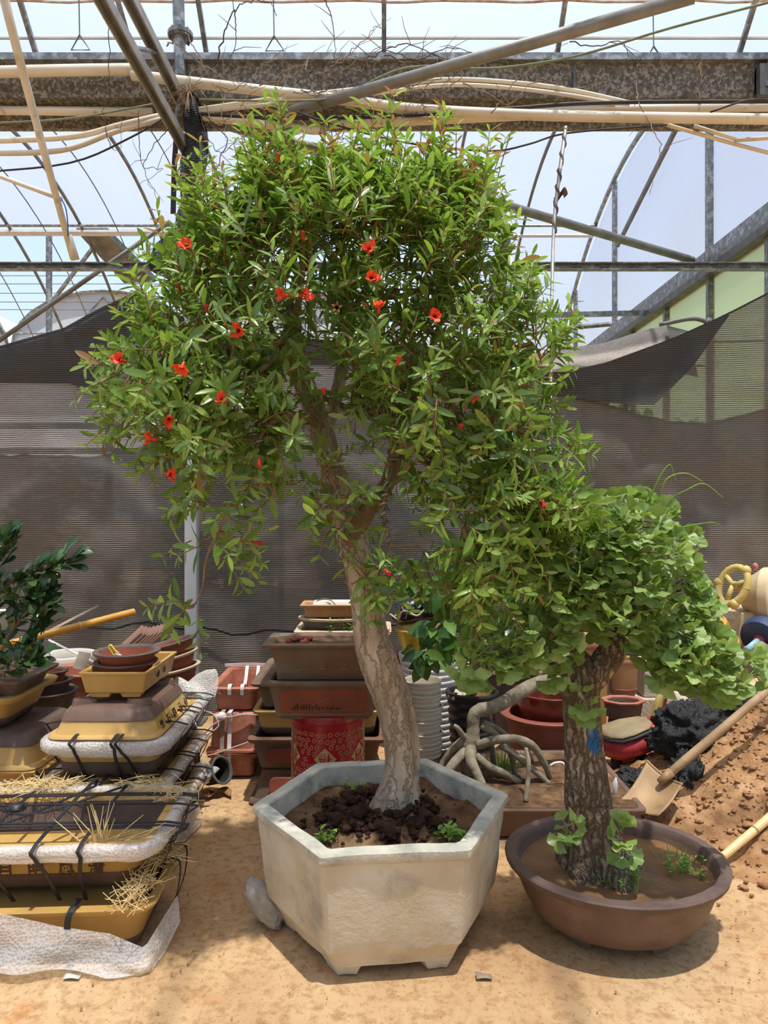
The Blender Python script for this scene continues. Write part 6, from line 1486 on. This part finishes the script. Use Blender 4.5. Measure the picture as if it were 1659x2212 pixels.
# ride-on toy
TO = W(1365, 1635, 4.08); TO.z = 0
TO.x -= .03
toy = thing('ride_on_toy', 'faded red ride-on toy with tan seat and yellow neck', 'toy', TO)
toy.scale = (1, 1, .86)
def hull(secs, mi=0):
    rings = []
    for x, y0, zc_, hy_, hz in secs:
        x = x * .42 if x < 0 else x
        rings.append([Vector((x, y0 + hy_ * math.cos(a), zc_ + hz * math.sin(a))) for a in [2 * PI * i / 20 for i in range(20)]])
    return MB().loft(rings, True, True)
obj('hull', hull([(-.34, .05, .17, .03, .04), (-.28, .04, .17, .10, .08), (-.15, .02, .175, .15, .10), (0, 0, .20, .16, .10), (.10, -.01, .24, .14, .10), (.17, -.02, .29, .09, .08), (.205, -.02, .32, .03, .03)]), 'toy_red', toy, True)
obj('seat_edge', hull([(-.33, .05, .215, .05, .02), (-.26, .04, .22, .115, .026), (-.15, .02, .235, .152, .026), (0, 0, .268, .155, .026), (.10, -.01, .305, .12, .024), (.15, -.01, .325, .05, .012)]), 'toy_dark', toy, True)
obj('seat', hull([(-.32, .05, .232, .045, .02), (-.26, .04, .240, .105, .024), (-.15, .02, .256, .14, .026), (0, 0, .288, .143, .024), (.09, -.01, .322, .108, .02), (.13, -.01, .338, .04, .01)]), 'toy_top', toy, True)
nk = [(.165, -.01, .30, .055), (.175, -.015, .36, .040), (.178, -.02, .42, .032), (.19, -.02, .48, .030), (.215, -.02, .53, .028), (.245, -.02, .55, .022)]
obj('neck', bark_tube(nk, (0, 0, 0), 14, 6), 'toy_red', toy, True)
obj('neck_stripe', bark_tube([(x - .014, y - .012, z, r_ * .78) for x, y, z, r_ in nk[1:]], (0, 0, 0), 14, 6), 'toy_yellow', toy, True)
for x in (-.06, .08): obj('leg', MB().tube([(x, 0, .12), (x, -.02, 0)], [.03, .035], 10), 'toy_dark', toy, True)

# ================================================================== EARTH HEAP, CLOTH, SHOVEL
def heap_z(x, y):
    d = math.hypot((x - 2.15) / 1.02, (y - 3.62) / .98)
    b_ = max(0.0, 1 - d); z = .62 * (b_ ** 1.15)
    rgh = min(1, b_ * 6)
    return z + rgh * ((.045 * noise.noise((x * 5, y * 5, 0)) + .03 * noise.noise((x * 14, y * 14, 2))) + .012 * noise.noise((x * 40, y * 40, 4))) - (.01 if b_ <= 0 else 0)
hp_ = thing('earth_heap', 'heap of loose orange earth by the ginkgo bowl', 'earth', (2.15, 3.62, 0))
obj('mound', shift(MB().grid(lambda u, v: (1.1 + 2.1 * u, 2.55 + 2.1 * v, heap_z(1.1 + 2.1 * u, 2.55 + 2.1 * v)), 150, 150), (2.15, 3.62, 0)), 'earth_heap', hp_, True)
cm = MB()
for k in range(2600):
    x, y = random.uniform(1.2, 2.5), random.uniform(2.6, 4.0); z = heap_z(x, y)
    if z < .004 and random.random() > .10: continue
    s_ = random.choice((.003, .004, .005, .006, .008, .013)) * random.uniform(.7, 1.3); lump(cm, (x - 2.15, y - 3.62, max(z, 0) + s_ * .2), (s_ * random.uniform(.8, 1.5), s_, s_ * .7), k, 7, 5, 1.0)
obj('clods', cm, 'earth_heap', hp_, True, kind='stuff')
# crumpled black net
CN = W(1450, 1640, 3.62); CN.z = 0
cn = thing('black_net_heap', 'crumpled black shade net heaped under the shovel handle', 'net', CN)
def crumple(c_, s_, seed, n=80, m_=54):
    rings = []
    for i in range(m_ + 1):
        th_ = PI * (.02 + .96 * i / m_); rg = []
        for j in range(n):
            ph_ = 2 * PI * j / n; d = Vector((math.sin(th_) * math.cos(ph_), math.sin(th_) * math.sin(ph_), math.cos(th_)))
            w_ = d + Vector((noise.noise(d * 2 + Vector((seed, 0, 0))), noise.noise(d * 2 + Vector((0, seed, 0))), noise.noise(d * 2 + Vector((0, 0, seed))))) * .55
            f_ = 1 + .25 * noise.noise(w_ * 2.2) + .17 * (abs(noise.noise(Vector((w_.x, w_.y, w_.z * .5)) * 4.6 + Vector((seed, 1, 0)))) * 2 - .6) + .05 * (abs(noise.noise(w_ * 9)) - .3) + .015 * noise.noise(w_ * 22)
            p_ = Vector(c_) + Vector((d.x * s_[0], d.y * s_[1], d.z * s_[2])) * f_
            p_.z = max(p_.z, .004); rg.append(p_)
        rings.append(rg)
    return MB().loft(rings[::-1], True, True)
obj('main_fold', crumple((.17, .16, .30), (.19, .15, .17), 1.0), 'net_heap', cn, True)
obj('hanging_fold', crumple((.05, -.08, .11), (.10, .09, .17), 3.0), 'net_heap', cn, True)
obj('left_fold', crumple((-.16, .02, .08), (.15, .11, .09), 5.0), 'net_heap', cn, True)
obj('right_fold', crumple((.46, .28, .40), (.20, .12, .08), 7.0), 'net_heap', cn, True)
# shovel lying across
sv = thing('shovel', 'muddy flat shovel with worn wooden handle lying on net', 'shovel', G(1385, 1765, .03))
V0 = Vector(sv.location)
bl = [W(1399, 1653, 3.50), W(1475, 1704, 3.34), W(1424, 1772, 3.22), W(1342, 1738, 3.36)]
def blade(u, v):
    t_ = bl[0].lerp(bl[1], u); b_ = bl[3].lerp(bl[2], u); p_ = t_.lerp(b_, v)
    nrm = (bl[1] - bl[0]).cross(bl[3] - bl[0]).normalized()
    if nrm.y > 0: nrm = -nrm
    return tuple(p_ - V0 + nrm * (.028 * (abs(u - .5) * 2) ** 2 + .004 - .02 * math.sin(PI * v)))
solidify(obj('blade', MB().grid(blade, 14, 14), 'spade_steel', sv, True), .004)
obj('blade_lip', MB().tube([Vector(blade(i / 10, 0)) for i in range(11)], .007, 6), 'spade_steel', sv, True)
hs, he = W(1428, 1686, 3.38), W(1700, 1455, 3.52)
mid_ = W(1540, 1592, 3.42)
obj('handle', MB().tube([p_ - V0 for p_ in (hs, hs.lerp(mid_, .5), mid_, mid_.lerp(he, .5), he)], [.017, .021, .021, .020, .019], 12), 'wood_handle', sv, True)
obj('socket', MB().tube([W(1424, 1690, 3.375) - V0, W(1450, 1668, 3.385) - V0], [.016, .024], 12), 'spade_steel', sv, True)
tag(obj('white_scrap', lump(MB(), W(1329, 1700, 3.4), (.012, .006, .045), 2, 8, 6, .4), 'white_plastic', None, True), 'scrap of white plastic cord beside ginkgo trunk', 'scrap')
tag(obj('white_twist', MB().tube([Vector(p_) for p_ in smooth_path([W(1188, 1654, 3.5), W(1200, 1648, 3.5), W(1218, 1650, 3.5), W(1230, 1680, 3.48)], 6)], .006, 6), 'white_plastic', None, True), 'twist of white cord tied behind the ginkgo trunk', 'cord')
# bamboo stake lower right
A_, B_ = W(1562, 1850, 2.98), W(1700, 1735, 3.12)
A_.z = max(A_.z, .03); bs = thing('bamboo_stake', 'pale bamboo stake lying on the earth heap', 'pole', A_)
obj('culm', MB().tube([Vector((0, 0, 0)), B_ - A_], [.016, .019], 12), 'bamboo_pale', bs, 'auto')
for t in (.48, .9): c0 = (B_ - A_) * t; obj('node_ring', MB().tube([c0, c0 + (B_ - A_).normalized() * .006], .021, 12), 'wood_handle', bs, 'auto')

# ================================================================== PLASTIC TOYS PILED AT RIGHT
Y_ = 4.35
bar = pot('plastic_barrel', 'dusty cream plastic barrel under the toy heap', (W(1610, 1400, Y_).x + .06, Y_ + .15, 0), .24, .24, .86, shape='round', taper=.86, rim_w=.01, rim_h=.03, body='toy_cream', cat='barrel', inverted=True)
wh = thing('toy_spinner', 'yellow plastic toy steering wheel with knobs', 'toy', W(1583, 1265, Y_ - .05))
ang = Euler((math.radians(70), math.radians(10), math.radians(-60))).to_matrix().to_4x4()
obj('ring', MB().tube([(ang @ Vector((.085 * math.cos(2 * PI * i / 24), .115 * math.sin(2 * PI * i / 24), 0))) for i in range(25)], .022, 10, caps=False), 'toy_yellow', wh, True)
for k in range(3):
    a = 2 * PI * k / 3 + .5; obj('spoke', MB().tube([Vector((0, 0, 0)), ang @ Vector((.08 * math.cos(a), .10 * math.sin(a), 0))], .016, 8), 'toy_yellow', wh, True)
    obj('knob', lump(MB(), ang @ Vector((.092 * math.cos(a + .6), .122 * math.sin(a + .6), 0)), (.03, .03, .03), k, 12, 8, .05), 'toy_yellow', wh, True)
obj('column', MB().tube([(0, 0, 0), (.09, .02, -.01)], [.03, .018], 10), 'toy_yellow', wh, True)
ct = thing('toy_drum', 'big cream plastic toy drum with pale face', 'toy', W(1650, 1285, Y_))
dd = Vector((.72, -.62, .02)).normalized(); ou = dd.orthogonal().normalized(); ow = dd.cross(ou)
def dring(t, r_): return [dd * t + (ou * math.cos(2 * PI * j / 28) + ow * math.sin(2 * PI * j / 28)) * r_ for j in range(28)]
obj('shell', MB().loft([dring(-.13, .05), dring(-.11, .09), dring(-.05, .125), dring(0, .165), dring(.05, .17), dring(.06, .16)], True, False), 'toy_cream', ct, 'auto')
obj('face', MB().loft([dring(.05, .162), dring(.062, .15), dring(.058, .05)], True, True), 'old_white_plastic', ct, 'auto')
obj('green_badge', MB().tube([dd * -.12 + Vector((0, 0, .05)), dd * -.13 + Vector((-.02, 0, .06))], .03, 10), 'toy_green', ct)
for z in (.17, -.12): obj('peg', lump(MB(), dd * -.03 + Vector((-.02, 0, z)), (.018, .018, .022), 1, 10, 8, .05), 'toy_pink', ct, True)
bh = tag(obj('toy_hoop', MB().tube([Vector(p_) for p_ in smooth_path([W(1492, 1350, Y_ - .1), W(1500, 1332, Y_ - .1), W(1520, 1324, Y_ - .1), W(1540, 1330, Y_ - .1), W(1546, 1345, Y_ - .1)], 6)], .016, 10), 'toy_blue', None, True), 'curved blue plastic handle on the toy heap', 'toy')
yk = pot('toy_bucket', 'yellow toy bucket tipped among the piled toys', W(1558, 1392, Y_ - .12), .105, .095, .17, shape='round', taper=.7, rim_w=.012, rim_h=.02, body='toy_orange', cat='bucket', tilt=(math.radians(20), math.radians(-24), 0), inverted=True)
nw = thing('toy_roller', 'navy toy tyre on a pale blue axle', 'toy', W(1648, 1375, Y_ - .15))
d2 = Vector((-.75, -.55, -.28)).normalized(); o2 = d2.orthogonal().normalized(); w2 = d2.cross(o2)
def r2(t, r_): return [d2 * t + (o2 * math.cos(2 * PI * j / 28) + w2 * math.sin(2 * PI * j / 28)) * r_ for j in range(28)]
obj('tyre', MB().loft([r2(-.05, .09), r2(-.045, .11), r2(-.02, .12), r2(.02, .12), r2(.045, .11), r2(.05, .085), r2(.04, .05)], True, True), 'toy_navy', nw, 'auto')
obj('axle', MB().tube([d2 * .04, d2 * .19], .018, 10), 'toy_pale_blue', nw, True)
obj('hub_cap', MB().tube([d2 * .04, d2 * .056], .03, 12), 'toy_red', nw)
tag(obj('barrel_lid', MB().tube([W(1575, 1335, Y_ + .1), W(1578, 1322, Y_ + .1)], .11, 24), 'old_white_plastic', None, 'auto'), 'round off-white lid leaning on the cream barrel', 'lid')
bd = MB().loft([[W(1605, 1474, 4.0), W(1700, 1462, 4.0), W(1700, 1490, 3.85), W(1640, 1504, 3.85)], [v + Vector((0, 0, .015)) for v in (W(1605, 1474, 4.0), W(1700, 1462, 4.0), W(1700, 1490, 3.85), W(1640, 1504, 3.85))]], True, True)
tag(obj('tan_board', bd, 'wood_pale'), 'tan board lying under the toy heap by the net', 'board')
ds = MB(); lump(ds, W(1640, 1440, 4.15), (.10, .06, .13), 6, 20, 14, .5)
tag(obj('cloth_bag', ds, 'grey_strip', None, True), 'dusty grey cloth bag slumped below the toy tyre', 'bag')

# ================================================================== ROCK AND GROUND LITTER
rk = MB(); c_ = G(580, 1985); c_.z = .06
rings = []
for i in range(17):
    th_ = PI * (.03 + .94 * i / 16); rg = []
    for j in range(26):
        ph_ = 2 * PI * j / 26; d = Vector((math.sin(th_) * math.cos(ph_), math.sin(th_) * math.sin(ph_), math.cos(th_)))
        f_ = 1 + .22 * noise.noise(d * 1.6 + Vector((3, 0, 0))) + .12 * (1 - 2 * abs(noise.noise(d * 3.1))) + .03 * noise.noise(d * 9)
        rg.append(Vector((d.x * .07, d.y * .075, d.z * .125)) * f_)
    rings.append(rg)
rk.loft(rings[::-1], True, True); o = obj('rock', rk, 'rock', None, 'auto'); o.location = (-.432, 2.60, .068); o.scale = (.72, .72, .72); o.rotation_euler = (math.radians(-35), math.radians(-36), .5)
tag(o, 'grey angular rock leaning on the concrete planter foot', 'rock')
lit = MB()
for k in range(420):
    x, y = random.uniform(-1.2, 2.2), random.uniform(2.1, 4.2); s_ = random.uniform(.0015, .005)
    if (x - HC.x) ** 2 + (y - HC.y) ** 2 < .2 or (x - BC.x) ** 2 + (y - BC.y) ** 2 < .12: continue
    lump(lit, (x, y, s_ * .5), (s_, s_, s_ * .6), k, 5, 4, .4)
tag(obj('ground_grit', lit, 'earth_heap', None, kind='stuff'), 'tiny crumbs of earth and grit scattered over the floor', 'grit')
for k, (px, py, m_, lab) in enumerate(((1045, 2108, 'grey_strip', 'flat grey scrap lying before the concrete planter'), (157, 2108, 'white_plastic', 'small white plastic chip before the wrapped planter'), (1625, 1885, 'dead_leaf', 'dry tan leaf at the foot of earth heap'))):
    c_ = G(px, py, .005); q = MB().grid(lambda u, v: (c_.x + (u - .5) * .05, c_.y + (v - .5) * .03, .004 + .004 * math.sin(u * 3 + v * 2)), 5, 4)
    tag(solidify(obj('floor_scrap', q, m_, None, True), .0015), lab, 'litter')
lp = [G(908, 1845, .36), G(740, 1730, .40)]
for k in range(1):
    f_ = MB()
    for j in range(4): f_.tube([lp[0], lp[0] + Vector((math.cos(j * 1.7) * .018, math.sin(j * 1.7) * .012, .022))], [.005, .0015], 5)
    tag(obj('fallen_blossom', f_, 'flower', None, True), 'fallen red blossom on the soil by planter front rim', 'blossom')

# ================================================================== HEDGE SEEN THROUGH THE NET
for i, (X, Yh_, hz, rx) in enumerate(((-4.7, 7.3, 1.75, .6), (-3.2, 7.2, 1.9, .6), (-1.65, 7.4, 1.8, .6), (-.1, 7.3, 1.9, .6), (1.4, 7.4, 2.2, .6), (2.75, 7.9, 2.5, .5), (2.75, 6.5, 2.2, .45))):
    H0 = Vector((X, Yh_, 0)); hd_ = thing('hedge_shrub', 'green leafy shrub seen dimly through the shade net', 'shrub', H0, 0, 'shrubs behind the net'); LV = Leaves('oval', ['leaf_hedge'])
    obj('stem', MB().tube([(0, 0, 0), (.05, 0, hz * .6)], [.04, .02], 7), 'hedge_wood', hd_, True)
    for k in range(1300):
        v = rv(); v = v * (v.length ** -.5); LV.put(H0 + Vector((v.x * rx, v.y * .5, hz * .52 + v.z * hz * .5)), rv(), UP + rv() * .5, random.uniform(.10, .18))
    LV.finish(hd_, H0, limit=0, rest='foliage')
bpy.data.objects.remove(_txo)
